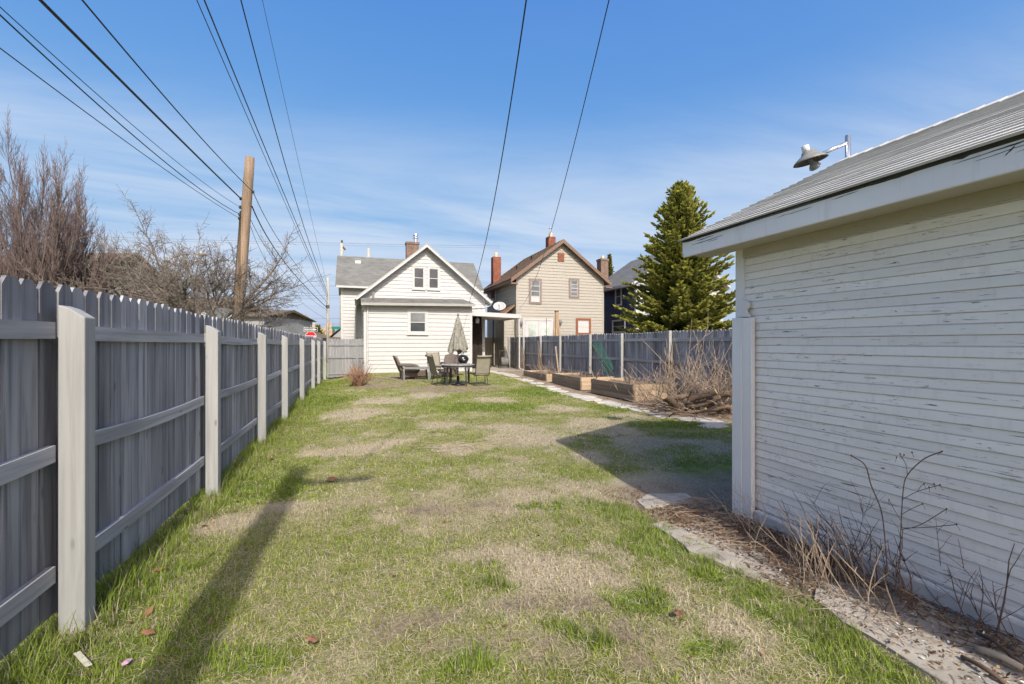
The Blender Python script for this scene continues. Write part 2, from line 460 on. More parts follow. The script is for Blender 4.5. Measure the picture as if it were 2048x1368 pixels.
M['log'] = mat_wood('log_bark', (0.17, 0.12, 0.08), (0.06, 0.042, 0.03), 1, 0.3, 0.6, bump=1.0)
M['log_end'] = mat_plain('cut_wood', (0.36, 0.25, 0.14), 0.85, 0.25, 12)
M['wire'] = mat_plain('black_cable', (0.012, 0.012, 0.013), 0.5, 0.1, 3, bump=0)
M['wire_grey'] = mat_plain('grey_cable', (0.10, 0.11, 0.125), 0.5, 0.1, 3, bump=0)
M['sling'] = mat_plain('tan_sling', (0.235, 0.22, 0.165), 0.75, 0.08, 5, bump=0.25, bs=300)
M['frame'] = mat_plain('dark_frame', (0.055, 0.05, 0.042), 0.4, 0.15, 10, bump=0.05)
M['table_top'] = mat_plain('grey_tabletop', (0.22, 0.225, 0.225), 0.3, 0.1, 6, bump=0.05)
M['wicker'] = mat_plain('brown_wicker', (0.11, 0.085, 0.07), 0.7, 0.3, 60, bump=0.8, bs=120)
M['cushion'] = mat_plain('grey_cushion', (0.33, 0.30, 0.25), 0.85, 0.12, 6, bump=0.2)
M['black'] = mat_plain('black_enamel', (0.012, 0.012, 0.014), 0.2, 0.2, 6, bump=0.02, spec=0.6)
M['dark_cloth'] = mat_plain('dark_brown_cloth', (0.035, 0.026, 0.02), 0.9, 0.3, 5, bump=0.4)
M['tan_cloth'] = mat_plain('tan_cloth', (0.36, 0.26, 0.17), 0.85, 0.15, 5, bump=0.3)
M['dish'] = mat_plain('pale_dish', (0.40, 0.395, 0.375), 0.5, 0.08, 4, bump=0.03)
M['red'] = mat_plain('sign_red', (0.50, 0.012, 0.022), 0.4, 0.05, 3, bump=0)
M['sign_white'] = mat_plain('sign_white', (0.60, 0.60, 0.60), 0.4, 0.03, 3, bump=0)
M['sign_black'] = mat_plain('sign_black', (0.015, 0.015, 0.015), 0.4, 0.05, 3, bump=0)
M['sign_green'] = mat_plain('sign_green', (0.012, 0.20, 0.13), 0.4, 0.05, 3, bump=0)
M['green_net'] = mat_plain('green_plastic', (0.012, 0.085, 0.06), 0.5, 0.1, 5, bump=0)
M['tan_brick'] = mat_brick('tan_brick', (0.44, 0.30, 0.19), (0.40, 0.34, 0.28))
M['grey_wall'] = mat_plain('grey_wall', (0.30, 0.30, 0.31), 0.8, 0.1, 2)
M['cream_wall'] = mat_plain('cream_wall', (0.66, 0.65, 0.60), 0.7, 0.06, 2)
M['leaf_litter'] = mat_attr('leaf_litter', 0.8, 0.1)
M['blade'] = mat_attr('grass_blade', 0.6, 0.35)
M['straw'] = mat_attr('straw_blade', 0.8, 0.15)
M['needle'] = mat_attr('spruce_needle', 0.6, 0.25)
# ================================================================ ground
rng = np.random.default_rng(11)
random.seed(11)

def gz(X, Y):
    X = np.asarray(X, float); Y = np.asarray(Y, float)
    z = -0.06 * ss(2.8, 5.5, Y) * (1 - ss(12, 19, Y))
    z = z + 0.08 * ss(12, 20, Y) * ss(-0.9, 0.8, X)
    z = z - 0.15 * ss(16, 22.5, Y) * (1 - ss(-1.3, 0.2, X))
    z = z - 0.11 * ss(1.9, 2.75, X) * (1 - ss(3.8, 6.5, Y))
    z = z + 0.03 * ss(5.5, 7, X) * ss(6, 9, Y)
    inside = ss(-1.9, -1.5, X) * (1 - ss(9, 11, X)) * (1 - ss(30, 36, Y)) * ss(-9, -6, Y)
    z = z * inside - 0.10 * (1 - inside)
    z = z + inside * 0.035 * (fbm(X * 0.9, Y * 0.9, 3, 3) - 0.5) + inside * 0.022 * (fbm(X * 4, Y * 4, 5, 2) - 0.5)
    return z

# dry, bare and lush patches of the lawn (pixel centre and half size in the photograph -> place on the lawn)
def _ell(px, py, a, b):
    x0, y0 = onG(px, py, -0.03); x1, y1 = onG(px + a, py, -0.03); x2, y2 = onG(px, py - b, -0.03); x3, y3 = onG(px, py + b, -0.03)
    ra = math.hypot(x1 - x0, y1 - y0); rb = max(0.12, 0.5 * (math.hypot(x2 - x0, y2 - y0) + math.hypot(x3 - x0, y3 - y0)))
    return (x0, y0, ra, rb)
DRY = [_ell(*e) for e in ((1050, 866, 110, 24), (1190, 850, 80, 18), (1055, 992, 70, 22), (1195, 970, 95, 26), (930, 893, 55, 12),
    (700, 826, 65, 14), (730, 896, 80, 10), (640, 902, 60, 8), (880, 846, 45, 10), (990, 800, 50, 8), (1110, 815, 60, 8), (760, 800, 60, 7),
    (1290, 880, 80, 13), (1340, 952, 110, 22), (1420, 885, 50, 9), (1260, 830, 40, 6), (560, 1010, 40, 12), (480, 1040, 50, 20),
    (1000, 850, 60, 8), (850, 790, 50, 6), (1180, 905, 40, 12), (420, 1060, 50, 16), (800, 880, 40, 8), (1130, 1150, 120, 40))]
BARE = [_ell(*e) for e in ((800, 1270, 90, 40), (1010, 1330, 170, 40), (1000, 1230, 80, 24), (790, 762, 75, 9), (905, 779, 120, 8),
    (1160, 1250, 80, 26), (960, 1012, 90, 9), (850, 1020, 60, 7), (1260, 1300, 90, 26), (1400, 1005, 70, 20), (760, 775, 60, 5), (1075, 775, 40, 4))]
LUSH = [_ell(*e) for e in ((1390, 1110, 150, 34), (1600, 1215, 130, 40), (1730, 1320, 110, 40), (1100, 782, 90, 10), (980, 812, 120, 10),
    (640, 800, 60, 10), (690, 762, 40, 8), (1350, 848, 110, 8), (1300, 1080, 70, 16), (300, 1180, 70, 50), (560, 970, 60, 18), (500, 1330, 120, 40),
    (1000, 1180, 60, 16), (1170, 1300, 46, 22), (960, 1350, 60, 14), (1420, 1320, 80, 22), (1300, 1200, 60, 18), (1000, 745, 60, 4), (1240, 815, 60, 6), (1060, 1010, 30, 10))]
def _blob(lst, X, Y, sd):
    o = np.zeros_like(X)
    wx = X + 0.55 * (fbm(X * 1.7, Y * 1.7, sd, 3) - 0.5); wy = Y + 0.55 * (fbm(X * 1.7, Y * 1.7, sd + 50, 3) - 0.5)
    for (x0, y0, a, b) in lst:
        # long axis lies square to the viewing direction
        u = (wx - x0) * CT - (wy - y0) * ST; v = (wx - x0) * ST + (wy - y0) * CT
        o = np.maximum(o, 1 - ss(0.5, 1.25, np.hypot(u / a, v / b)))
    return o
def patches(X, Y):
    X = np.asarray(X, float); Y = np.asarray(Y, float)
    n = fbm(X * 1.1, Y * 1.1, 21, 4); n2 = fbm(X * 4.3, Y * 4.3, 31, 3); n3 = fbm(X * 11, Y * 11, 37, 2)
    dry = 1.0 * _blob(DRY, X, Y, 41) + 0.36 * ss(0.50, 0.66, n + 0.35 * (n2 - 0.5)) + 0.35 * ss(0.56, 0.70, n2)
    dry = dry + 0.45 * ss(0.3, 1.6, X) * (1 - ss(2.9, 4.6, Y)) * ss(0.35, 0.6, n2)
    bare = _blob(BARE, X, Y, 61) * ss(0.25, 0.55, n2 * 0.7 + n3 * 0.4)
    lush = _blob(LUSH, X, Y, 71) + 0.5 * (1 - ss(-1.35, -0.2, X)) * (1 - ss(19, 23, Y))
    lush = lush + 0.35 * ss(0.50, 0.66, fbm(X * 2.3, Y * 2.3, 81, 3))
    edge = ss(2.05, 2.35, X) * (1 - ss(2.6, 2.75, X)) * (1 - ss(4.0, 4.6, Y))
    lush = np.clip(lush + edge, 0, 1.2)
    dry = np.clip(dry - 0.75 * lush, 0, 1); bare = np.clip(bare - 0.6 * lush, 0, 1)
    gar = ss(2.62, 2.95, X) * (1 - ss(4.3, 5.1, Y))            # litter strip by the garage
    bare = np.maximum(bare, gar)
    bedz = ss(6.25, 6.5, X) * ss(6.8, 7.8, Y)
    bare = np.maximum(bare, bedz)
    return np.clip(dry, 0, 1), np.clip(bare, 0, 1), np.clip(lush, 0, 1)

GREEN = np.array((0.130, 0.188, 0.022)); GREEN2 = np.array((0.268, 0.290, 0.068)); STRAW = np.array((0.475, 0.410, 0.285)); SOIL = np.array((0.30, 0.235, 0.165))
def ground_col(X, Y):
    d, b, l = patches(X, Y)
    n = fbm(X * 7, Y * 7, 91, 3)[..., None]
    g = (GREEN2 * (1 - l[..., None]) + GREEN * 1.25 * l[..., None]) * (0.55 + 0.55 * n)
    c = g * (1 - d[..., None]) + STRAW * 0.92 * d[..., None]
    c = c * (1 - b[..., None]) + SOIL * (0.7 + 0.6 * n) * b[..., None]
    return c

xs = np.concatenate([np.linspace(-500, -20, 8), np.linspace(-16, -2, 15), np.arange(-1.9, 9.2, 0.07), np.linspace(9.6, 24, 16), np.linspace(30, 500, 10)])
ys = np.concatenate([np.linspace(-300, -10, 8), np.linspace(-8, -2.2, 8), np.arange(-2, 9, 0.07), np.arange(9, 27, 0.11), np.linspace(27.5, 60, 20), np.linspace(80, 900, 10)])
GX, GY = np.meshgrid(xs, ys, indexing='ij')
GZ = gz(GX, GY)
nx, ny = len(xs), len(ys)
V = np.stack([GX, GY, GZ], -1).reshape(-1, 3)
ii = (np.arange(nx - 1)[:, None] * ny + np.arange(ny - 1)[None, :]).reshape(-1)
FQ = np.stack([ii, ii + ny, ii + ny + 1, ii + 1], -1)
def np_mesh(name, V, FI, k, mat, tint=None, smooth=False):
    me = bpy.data.meshes.new(name)
    me.vertices.add(len(V)); me.vertices.foreach_set('co', np.ascontiguousarray(V, np.float32).ravel())
    nf = len(FI); me.loops.add(nf * k); me.loops.foreach_set('vertex_index', np.ascontiguousarray(FI, np.int32).ravel())
    me.polygons.add(nf); me.polygons.foreach_set('loop_start', np.arange(nf, dtype=np.int32) * k)
    if smooth: me.polygons.foreach_set('use_smooth', np.ones(nf, dtype=bool))
    me.update(calc_edges=True)
    if tint is not None:
        at = me.attributes.new('tint', 'FLOAT_COLOR', 'POINT')
        c = np.ones((len(V), 4), np.float32); c[:, :3] = tint; at.data.foreach_set('color', c.ravel())
    me.materials.append(mat); return me
g = NG('lawn_earth')
at = g.n('ShaderNodeAttribute'); at.attribute_name = 'tint'
nn = g.noise(38, (1, 1, 1), 5, 0.7, co=g.raw)
c = g.mix(1.0, at.outputs['Color'], g.ramp(nn, [(0.25, (0.45,) * 3), (0.5, (0.95,) * 3), (0.8, (1.45,) * 3)]), 'MULTIPLY')
n5 = g.noise(150, (1, 1, 1), 3, 0.7, co=g.raw)
c = g.mix(1.0, c, g.ramp(n5, [(0.3, (0.6,) * 3), (0.7, (1.3,) * 3)]), 'MULTIPLY')
g.bump(nn, 0.9, 0.03)
M['lawn'] = g.out(c, 0.95, 0, 0.1)
lawn = link('ground', np_mesh('ground', V, FQ, 4, M['lawn'], ground_col(GX, GY).reshape(-1, 3), True))
tag(lawn, 'patchy spring lawn of green and straw coloured turf', 'lawn', kind='structure')

# ---------------------------------------------------------------- grass blades
def blades(n, x0, x1, y0, y1, h0, h1, w, kind, seed):
    r = np.random.default_rng(seed)
    X = r.uniform(x0, x1, n); Y = r.uniform(y0, y1, n)
    # sit in tufts
    X = X + 0.03 * (fbm(X * 20, Y * 20, seed, 2) - 0.5); Y = Y + 0.03 * (fbm(X * 20, Y * 20, seed + 9, 2) - 0.5)
    d, b, l = patches(X, Y)
    cl = fbm(X * 9, Y * 9, 17, 2)
    fence = (1 - ss(-1.5, -1.2, X)) * 1.0
    if kind == 'green':
        p = np.clip((0.50 + 0.75 * l + fence * .3) * (1 - 0.86 * d) * (1 - 0.93 * b) * ss(0.22, 0.62, cl), 0, 1)
    else:
        p = np.clip((0.62 + 0.6 * d) * (1 - 0.12 * b) * (1 - 0.60 * l), 0, 1)
    # nothing grows on the slabs or inside the garage / beds / house
    ok = (r.uniform(0, 1, n) < p) & ~((X > 3.35) & (Y < 3.65)) & ~((X > 2.78) & (Y < 3.3)) & ~((X > 6.15) & (Y > 7.6)) & ~((X > 0.15) & (Y > 22.7))
    X, Y, d, b, l, fence = X[ok], Y[ok], d[ok], b[ok], l[ok], fence[ok]; n = len(X)
    Z = gz(X, Y) - 0.004
    az = r.uniform(0, 2 * np.pi, n)
    if kind == 'green':
        H = r.uniform(h0, h1, n) * (0.75 + 0.55 * l) * (1 + 0.9 * fence * r.uniform(0, 1, n)); lean = H * r.uniform(0.15, 0.95, n); Hz = H * r.uniform(0.7, 1.0, n)
        c = GREEN[None] * 1.25 + (GREEN2 - GREEN)[None] * r.uniform(0, 1.25, n)[:, None] * (1.15 - 0.7 * l[:, None])
        c = c * (r.uniform(0.6, 1.4, n) * (0.72 + 0.55 * fbm(X * 6, Y * 6, 207, 2)))[:, None]
        yel = r.uniform(0, 1, n) < 0.10 + 0.15 * d
        c[yel] = STRAW * 0.8
    else:
        H = r.uniform(h0, h1, n) * (1 + 0.5 * fence); up = r.uniform(0, 1, n) < 0.08 + 0.30 * d; H = np.where(up, H * 0.62, H)
        lean = H * np.where(up, r.uniform(0.4, 1.0, n), r.uniform(0.9, 1.2, n)); Hz = H * np.where(up, r.uniform(0.45, 0.85, n), r.uniform(0.05, 0.28, n))
        c = STRAW[None] * r.uniform(0.6, 1.3, n)[:, None] * np.stack([np.ones(n), r.uniform(0.93, 1.03, n), r.uniform(0.8, 1.08, n)], -1)
        c = c * (1 - 0.24 * b[:, None]) * (1 + 0.12 * d[:, None])
    dxy = np.stack([np.cos(az), np.sin(az)], -1); pr = np.stack([-np.sin(az), np.cos(az)], -1)
    W = w * r.uniform(0.6, 1.3, n)
    base = np.stack([X, Y], -1)
    V = np.zeros((n, 5, 3))
    for k, (t, wz) in enumerate(((0, 1), (0, -1), (0.5, 0.75), (0.5, -0.75), (1.0, 0))):
        lt = lean * (t ** 1.7); ht = Hz * (t if kind == 'green' else math.sin(t * 2.0) / 0.93 if t < 1 else 0.6)
        V[:, k, :2] = base + dxy * lt[:, None] + pr * (wz * W * 0.5)[:, None]
        V[:, k, 2] = Z + ht
    idx = np.arange(n)[:, None] * 5
    T = np.concatenate([idx + np.array([[0, 1, 3]]), idx + np.array([[0, 3, 2]]), idx + np.array([[2, 3, 4]])], 0)
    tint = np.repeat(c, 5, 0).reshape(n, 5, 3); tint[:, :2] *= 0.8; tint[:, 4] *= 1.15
    return V.reshape(-1, 3), T, tint.reshape(-1, 3)
def grass_object(name, label, cat, specs, mat):
    Vs, Ts, Cs, off = [], [], [], 0
    for sp in specs:
        v, t, c = blades(*sp); Vs.append(v); Ts.append(t + off); Cs.append(c); off += len(v)
    o = link(name, np_mesh(name, np.concatenate(Vs), np.concatenate(Ts), 3, mat, np.concatenate(Cs)))
    return tag(o, label, cat, kind='stuff')
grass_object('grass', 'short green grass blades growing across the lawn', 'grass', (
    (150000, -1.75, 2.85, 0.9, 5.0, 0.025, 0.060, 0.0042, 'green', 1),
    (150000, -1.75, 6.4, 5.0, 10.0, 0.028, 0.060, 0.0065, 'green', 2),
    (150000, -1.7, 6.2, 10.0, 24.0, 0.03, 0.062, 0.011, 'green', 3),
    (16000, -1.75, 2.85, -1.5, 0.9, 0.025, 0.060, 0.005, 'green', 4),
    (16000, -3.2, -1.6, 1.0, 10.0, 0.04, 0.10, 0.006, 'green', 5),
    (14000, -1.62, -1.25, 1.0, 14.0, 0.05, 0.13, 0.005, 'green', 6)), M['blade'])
grass_object('dry_grass', 'dead straw coloured grass lying between the green', 'dry grass', (
    (150000, -1.75, 2.85, 0.9, 5.0, 0.035, 0.095, 0.0034, 'straw', 21),
    (120000, -1.75, 6.4, 5.0, 10.0, 0.035, 0.085, 0.006, 'straw', 22),
    (100000, -1.7, 6.2, 10.0, 24.0, 0.035, 0.08, 0.010, 'straw', 23),
    (9000, -1.75, 2.85, -1.5, 0.9, 0.035, 0.09, 0.005, 'straw', 24),
    (5000, -1.62, -1.2, 1.0, 14.0, 0.06, 0.14, 0.004, 'straw', 26)), M['straw'])

# ================================================================ wooden fences
def picket_mesh(name, wd, h, th=0.018, ear=0.035, mat=None):
    e = ear; p = [(-wd / 2, 0, 0), (wd / 2, 0, 0), (wd / 2, 0, h - e * 1.35), (wd / 2 - e, 0, h), (-wd / 2 + e, 0, h), (-wd / 2, 0, h - e * 1.35)]
    m = MB().prism(p, (0, th, 0)); me = m.mesh(name); me.materials.append(mat); return me
def fence_run(parent, axis, pos, a0, a1, top, bot, mat, seed, step=0.140, face=1):
    """pickets side by side along Y (axis 'y', at X=pos) or along X (axis 'x', at Y=pos)"""
    r = random.Random(seed); mes = [picket_mesh('picket', step - r.uniform(0.002, 0.010), 1.0, mat=mat) for _ in range(5)]
    hs = [picket_mesh('picket', step - 0.003 - 0.0016 * k, 1.72 + 0.02 * (k % 3), ear=0.030 + 0.003 * (k % 2), mat=mat) for k in range(6)]
    a = a0
    while a < a1 - 0.02:
        me = r.choice(hs); hh = max(v.co.z for v in me.vertices)
        t = top(a) + r.uniform(-0.008, 0.008); b = bot(a)
        o = link('picket', me, parent)
        o.scale = (1, 1, (t - b) / hh)
        c = a + step / 2
        lean = r.uniform(-0.004, 0.004)
        if axis == 'y': o.location = (pos + r.uniform(-0.003, 0.003), c, b); o.rotation_euler = (lean, 0, R(90) * face)
        else: o.location = (c, pos + r.uniform(-0.003, 0.003), b); o.rotation_euler = (0, lean, 0)
        a += step
def slant_post(x0, x1, y0, y1, z0, za, zb):
    """post with an angled cut at its top: za at x0, zb at x1, rounded over"""
    xm = x0 + (x1 - x0) * 0.45
    poly = [(x0, y0, z0), (x1, y0, z0), (x1, y0, zb), (xm, y0, za - 0.3 * (za - zb)), (x0, y0, za)]
    return MB().prism(poly, (0, y1 - y0, 0))
def gzs(x, y): return float(gz(np.array([x]), np.array([y]))[0])

# left boundary fence
lf = thing('picket_fence', 'tall grey dog-eared picket fence with pale posts along the left side of the lawn', 'fence', (-1.56, 10, 0))
def loc_build(parent):    # parts are built in world coordinates; undo the thing's own place
    return Matrix.Translation(-Vector(parent.location))
def part(mb, name, mat, parent, smooth=False):
    o = mb.build(name, mat, parent, smooth)
    o.matrix_parent_inverse = Matrix.LocRotScale(parent.location, parent.rotation_euler, None).inverted()
    return o
for o_ in (): pass
lf.location = (0, 0, 0)
topL = lambda y: 1.885 - 0.10 * float(ss(1, 20, y)) + 0.008 * math.sin(y * 1.9)
botL = lambda y: gzs(-1.5, y) + 0.075 + 0.03 * math.sin(y * 2.6 + 1.0)
fence_run(lf, 'y', -1.548, -2.6, 23.0, topL, botL, M['picket'], 5)
PY = [0.55, 2.98, 5.32, 7.92, 10.2, 13.4, 16.4, 18.6, 23.0]
PX = [onX(px, 700, -1.44)[0] for px in (158, 428, 526, 571, 605, 627, 638)]
PY = [PX[0] - 2.42] + PX + [23.02]
for i, y in enumerate(PY):
    zt = topL(y) - 0.165; zb = gzs(-1.44, y) - 0.25
    j = random.uniform(-0.01, 0.01)
    o = slant_post(-1.505, -1.39, y - 0.055, y + 0.055, zb, zt + 0.05, zt - 0.015).build('post', M['post'], lf)
    bevel(o, 0.006, 2)
    if i == 7: o.rotation_euler = (0, 0, 0)
ends = [-2.6] + PY
for a, b in zip(ends[:-1], ends[1:]):
    for k, hz in enumerate((1.665, 1.03, 0.385)):
        yy0, yy1 = a + (0.058 if a > -2 else 0), b - 0.058
        pts = []
        m = MB(); nseg = 5; sag = random.uniform(0.0, 0.030) if k < 2 else random.uniform(0.0, 0.012)
        d0 = -0.09 * float(ss(1, 20, a)); d1 = -0.09 * float(ss(1, 20, b))
        prev = None
        for q in range(nseg + 1):
            t = q / nseg; y = yy0 + (yy1 - yy0) * t; z = hz + d0 + (d1 - d0) * t - sag * 4 * t * (1 - t) + (0.02 * math.sin(a * 3 + k * 2)) * (t - 0.5)
            sec = [(-1.5475, y, z - 0.088), (-1.512, y, z - 0.088), (-1.512, y, z), (-1.5475, y, z)]
            n = len(m.v); m.v += sec
            if prev is not None:
                for e in range(4): m.f.append((prev + e, prev + (e + 1) % 4, n + (e + 1) % 4, n + e))
            else: m.f.append((n, n + 1, n + 2, n + 3))
            prev = n
        m.f.append((prev + 3, prev + 2, prev + 1, prev))
        m.build('rail', M['rail'], lf)

# right boundary fence
XR = 8.66
rf = thing('picket_fence', 'long grey picket fence behind the raised beds on the right side of the yard', 'fence')
topR = lambda y: 1.905 + 0.012 * math.sin(y * 1.3)
fence_run(rf, 'y', XR + 0.05, 5.4, 26.0, topR, lambda y: 0.05, M['picket'], 8, face=-1)
PR = [onX(px, 700, XR - 0.05)[0] for px in (1471, 1339, 1243, 1180, 1120, 1081, 1047)]
PR = [PR[0] - 2.45] + PR
for y in PR + [25.95]:
    o = MB().box(XR - 0.10, XR + 0.0, y - 0.048, y + 0.048, -0.3, topR(y) + random.uniform(-0.035, 0.012)).build('post', M['post'], rf); bevel(o, 0.006, 2)
er = PR + [25.95]
for a, b in zip(er[:-1], er[1:]):
    for hz in (1.70, 1.05, 0.42):
        MB().box(XR + 0.006, XR + 0.044, a + 0.05, b - 0.05, hz - 0.088 + random.uniform(-0.012, 0.012), hz + random.uniform(-0.006, 0.006)).build('rail', M['rail'], rf)

# gate at the end of the left fence
gt = thing('wooden_gate', 'light grey board gate between the left fence and the white house', 'gate')
YG = 23.1
fence_run(gt, 'x', YG, -1.36, 0.29, lambda x: 1.765, lambda x: gzs(x, YG) + 0.08, M['gate'], 9, step=0.137)
for hz in (1.52, 0.92, 0.16):
    MB().box(-1.30, 0.28, YG - 0.042, YG - 0.004, hz - 0.088, hz).build('rail', M['gate'], gt)
o = MB().box(-0.06, 0.03, YG - 0.055, YG - 0.045, 0.0, 1.68).build('batten', M['gate'], gt)

# weathered fence closing the yard beyond the patio cover
wf = thing('picket_fence', 'short run of weathered unpainted picket fence behind the patio cover', 'fence')
YB = 28.6
fence_run(wf, 'x', YB, 7.1, 9.0, lambda x: 1.93, lambda x: 0.1, M['raw_picket'], 10)
for hz in (1.66, 0.95): MB().box(7.1, 9.0, YB - 0.044, YB - 0.004, hz - 0.088, hz).build('rail', M['raw_picket'], wf)
for x in (7.6, 8.9): MB().box(x - 0.05, x + 0.05, YB - 0.15, YB - 0.05, -0.2, 1.98).build('post', M['raw_picket'], wf)

# ================================================================ garage
ga = thing('garage', 'old white garage with peeling narrow clapboards and a shingled roof', 'garage')
GX0, GX1, GY0, GY1 = 3.50, 7.40, -2.9, 3.50
XE, ZE, YE = 3.14, 2.605, 3.86            # eave edge, its height, verge beyond the wall
XRG, ZRG = 5.45, 3.715                    # ridge
ZB = 0.035                                # bottom of the boards
wz = ZE - 0.06
MB().box(GX0 + 0.02, GX1, GY0, GY1 - 0.02, ZB - 0.02, wz).build('wall', M['garage_board'], ga)
# gable above the far and near end walls
for y in (GY1 - 0.06, GY0):
    MB().prism([(GX0 + 0.02, y, wz), (GX1, y, wz), ((GX0 + GX1) / 2, y, wz + (GX1 - GX0) / 2 * 0.47)], (0, 0.05, 0)).build('gable', M['garage_board'], ga)
z = ZB; k = 0
while z < wz - 0.01:
    e = 0.0685; zt = min(z + e, wz)
    t1 = 0.016 if k % 2 else 0.011
    x = GX0 + 0.02
    jz = random.uniform(-0.0015, 0.0015)
    gv = 0.0075 if k % 2 else 0.0050
    p = [(x, GY0, z), (x - t1, GY0, z + 0.001), (x - t1 + 0.0035, GY0, zt - gv), (x - 0.004, GY0, zt - gv + 0.001), (x, GY0, zt - gv + 0.001)]
    MB().prism(p, (0, GY1 - 0.10 - GY0, 0)).build('clapboard', M['garage_board'], ga)
    z += e; k += 1
# far end wall boards (north side)
z = ZB
while z < wz - 0.01:
    zt = min(z + 0.0685, wz)
    MB().prism([(GX0 + 0.05, GY1 - 0.02, z), (GX0 + 0.05, GY1 - 0.004, z), (GX0 + 0.05, GY1 - 0.016, zt - 0.003), (GX0 + 0.05, GY1 - 0.02, zt - 0.001)], (GX1 - GX0 - 0.05, 0, 0)).build('clapboard', M['garage_board'], ga)
    z += 0.0685
o = MB().box(GX0 - 0.012, GX0 + 0.018, GY1 - 0.10, GY1, -0.12, wz).build('corner_board', M['garage_trim'], ga); bevel(o, 0.003, 1)
# boxed post with a turned cap nailed against the corner
bp = MB().box(GX0 - 0.062, GX0 - 0.014, GY1 - 0.235, GY1 - 0.130, -0.2, 1.795).build('post_casing', M['garage_trim'], ga); bevel(bp, 0.003, 1)
bp2 = MB().box(GX0 - 0.066, GX0 - 0.014, GY1 - 0.128, GY1 - 0.012, -0.2, 1.80).build('post_casing', M['garage_trim'], ga); bevel(bp2, 0.003, 1)
cap = MB().prism([(GX0 - 0.05, GY1 - 0.20, 1.805), (GX0 - 0.05, GY1 - 0.05, 1.805), (GX0 - 0.05, GY1 - 0.085, 1.865), (GX0 - 0.05, GY1 - 0.055, 1.90), (GX0 - 0.05, GY1 - 0.06, 1.945), (GX0 - 0.05, GY1 - 0.13, 1.975), (GX0 - 0.05, GY1 - 0.185, 1.945), (GX0 - 0.05, GY1 - 0.19, 1.90), (GX0 - 0.05, GY1 - 0.16, 1.865)], (0.034, 0, 0)).build('post_cap', M['garage_trim'], ga)
bevel(cap, 0.008, 2)
# foundation
o = MB().box(GX0 - 0.045, GX0 + 0.015, GY0, GY1 - 0.24, -0.35, ZB - 0.012).build('foundation', M['foundation'], ga); bevel(o, 0.02, 2)
# eave: fascia, soffit, frieze
fas = MB()
n = 24
for i in range(n):
    y0 = GY0 - 0.3 + (YE - 0.02 - GY0 + 0.3) * i / n; y1 = GY0 - 0.3 + (YE - 0.02 - GY0 + 0.3) * (i + 1) / n
    fas.box(XE + 0.012, XE + 0.036, y0, y1, ZE - 0.165, ZE - 0.018)
fas = MB().box(XE + 0.012, XE + 0.036, GY0 - 0.3, YE - 0.02, ZE - 0.172, ZE - 0.016)
o = fas.build('fascia', M['garage_fascia'], ga); bevel(o, 0.003, 1)
# rotten ragged strip along the fascia's upper edge
rot = MB(); r = random.Random(4)
y = GY0
while y < YE - 0.1:
    ln = r.uniform(0.03, 0.16); dp = r.uniform(0.002, 0.020) * (1.0 if y < 2.4 else 0.4) * (1 if r.random() < 0.5 else 0.25)
    rot.tri((XE + 0.0105, y, ZE - 0.0165), (XE + 0.0105, y + ln, ZE - 0.0165), (XE + 0.0105, y + ln * r.uniform(0.2, 0.8), ZE - 0.0165 - dp)); y += ln * r.uniform(0.5, 1.0)
rt = rot.build('rotten_edge', M['drip'], ga); solid(rt, 0.002)
# splits and lifted paint along the fascia
def crack(y0, y1, z0, z1, wd, seed):
    r = random.Random(seed); n = max(6, int(abs(y1 - y0) / 0.03)); a, b = [], []; x = XE + 0.0112; wob = 0
    for i in range(n + 1):
        t = i / n; wob += r.gauss(0, 0.0011); w2 = wd * math.sin(math.pi * min(1, max(0, t))) ** 0.6 * r.uniform(0.4, 1.2) + 0.0003
        yy = y0 + (y1 - y0) * t; zz = z0 + (z1 - z0) * t + wob; a.append((x, yy, zz - w2)); b.append((x, yy, zz + w2))
    m = MB()
    for i in range(n): m.quad(a[i], a[i + 1], b[i + 1], b[i])
    solid(m.build('split', M['drip'], ga), 0.0012)
for k_, (ya_, yb_, za_, zb_, wd_) in enumerate(((3.72, 3.30, -0.072, -0.055, 0.0035), (3.66, 3.42, -0.045, -0.036, 0.003), (3.50, 3.36, -0.088, -0.082, 0.0018), (3.80, 3.55, -0.030, -0.026, 0.005),
        (2.75, 2.45, -0.048, -0.042, 0.0016), (2.30, 2.12, -0.040, -0.034, 0.0022), (1.62, 1.32, -0.050, -0.038, 0.003), (1.52, 1.28, -0.066, -0.052, 0.0022), (1.45, 1.10, -0.040, -0.028, 0.004), (1.36, 1.18, -0.082, -0.070, 0.0016),
        (1.22, 0.85, -0.052, -0.040, 0.0025), (1.05, 0.70, -0.034, -0.026, 0.004), (0.95, 0.62, -0.070, -0.056, 0.0016), (2.05, 1.80, -0.026, -0.022, 0.0035), (1.40, 1.36, -0.085, -0.050, 0.006))):
    crack(ya_, yb_, ZE + za_, ZE + zb_, wd_, 900 + k_)
# thin dark line below the shingles
MB().box(XE + 0.0100, XE + 0.0118, GY0 - 0.3, YE - 0.03, ZE - 0.0235, ZE - 0.0168).build('drip_edge', M['drip'], ga)
MB().hexa([(XE + 0.036, GY0 - 0.3, ZE - 0.150), (GX0 - 0.0, GY0 - 0.3, ZE - 0.150), (GX0 - 0.0, YE - 0.02, ZE - 0.150), (XE + 0.036, YE - 0.02, ZE - 0.150),
    (XE + 0.036, GY0 - 0.3, ZE - 0.132), (GX0 + 0.0, GY0 - 0.3, ZE - 0.132), (GX0 + 0.0, YE - 0.02, ZE - 0.132), (XE + 0.036, YE - 0.02, ZE - 0.132)]).build('soffit', M['soffit'], ga)
MB().box(GX0 - 0.020, GX0 - 0.001, GY0, GY1 - 0.10, ZE - 0.235, ZE - 0.151).build('frieze_board', M['soffit'], ga)
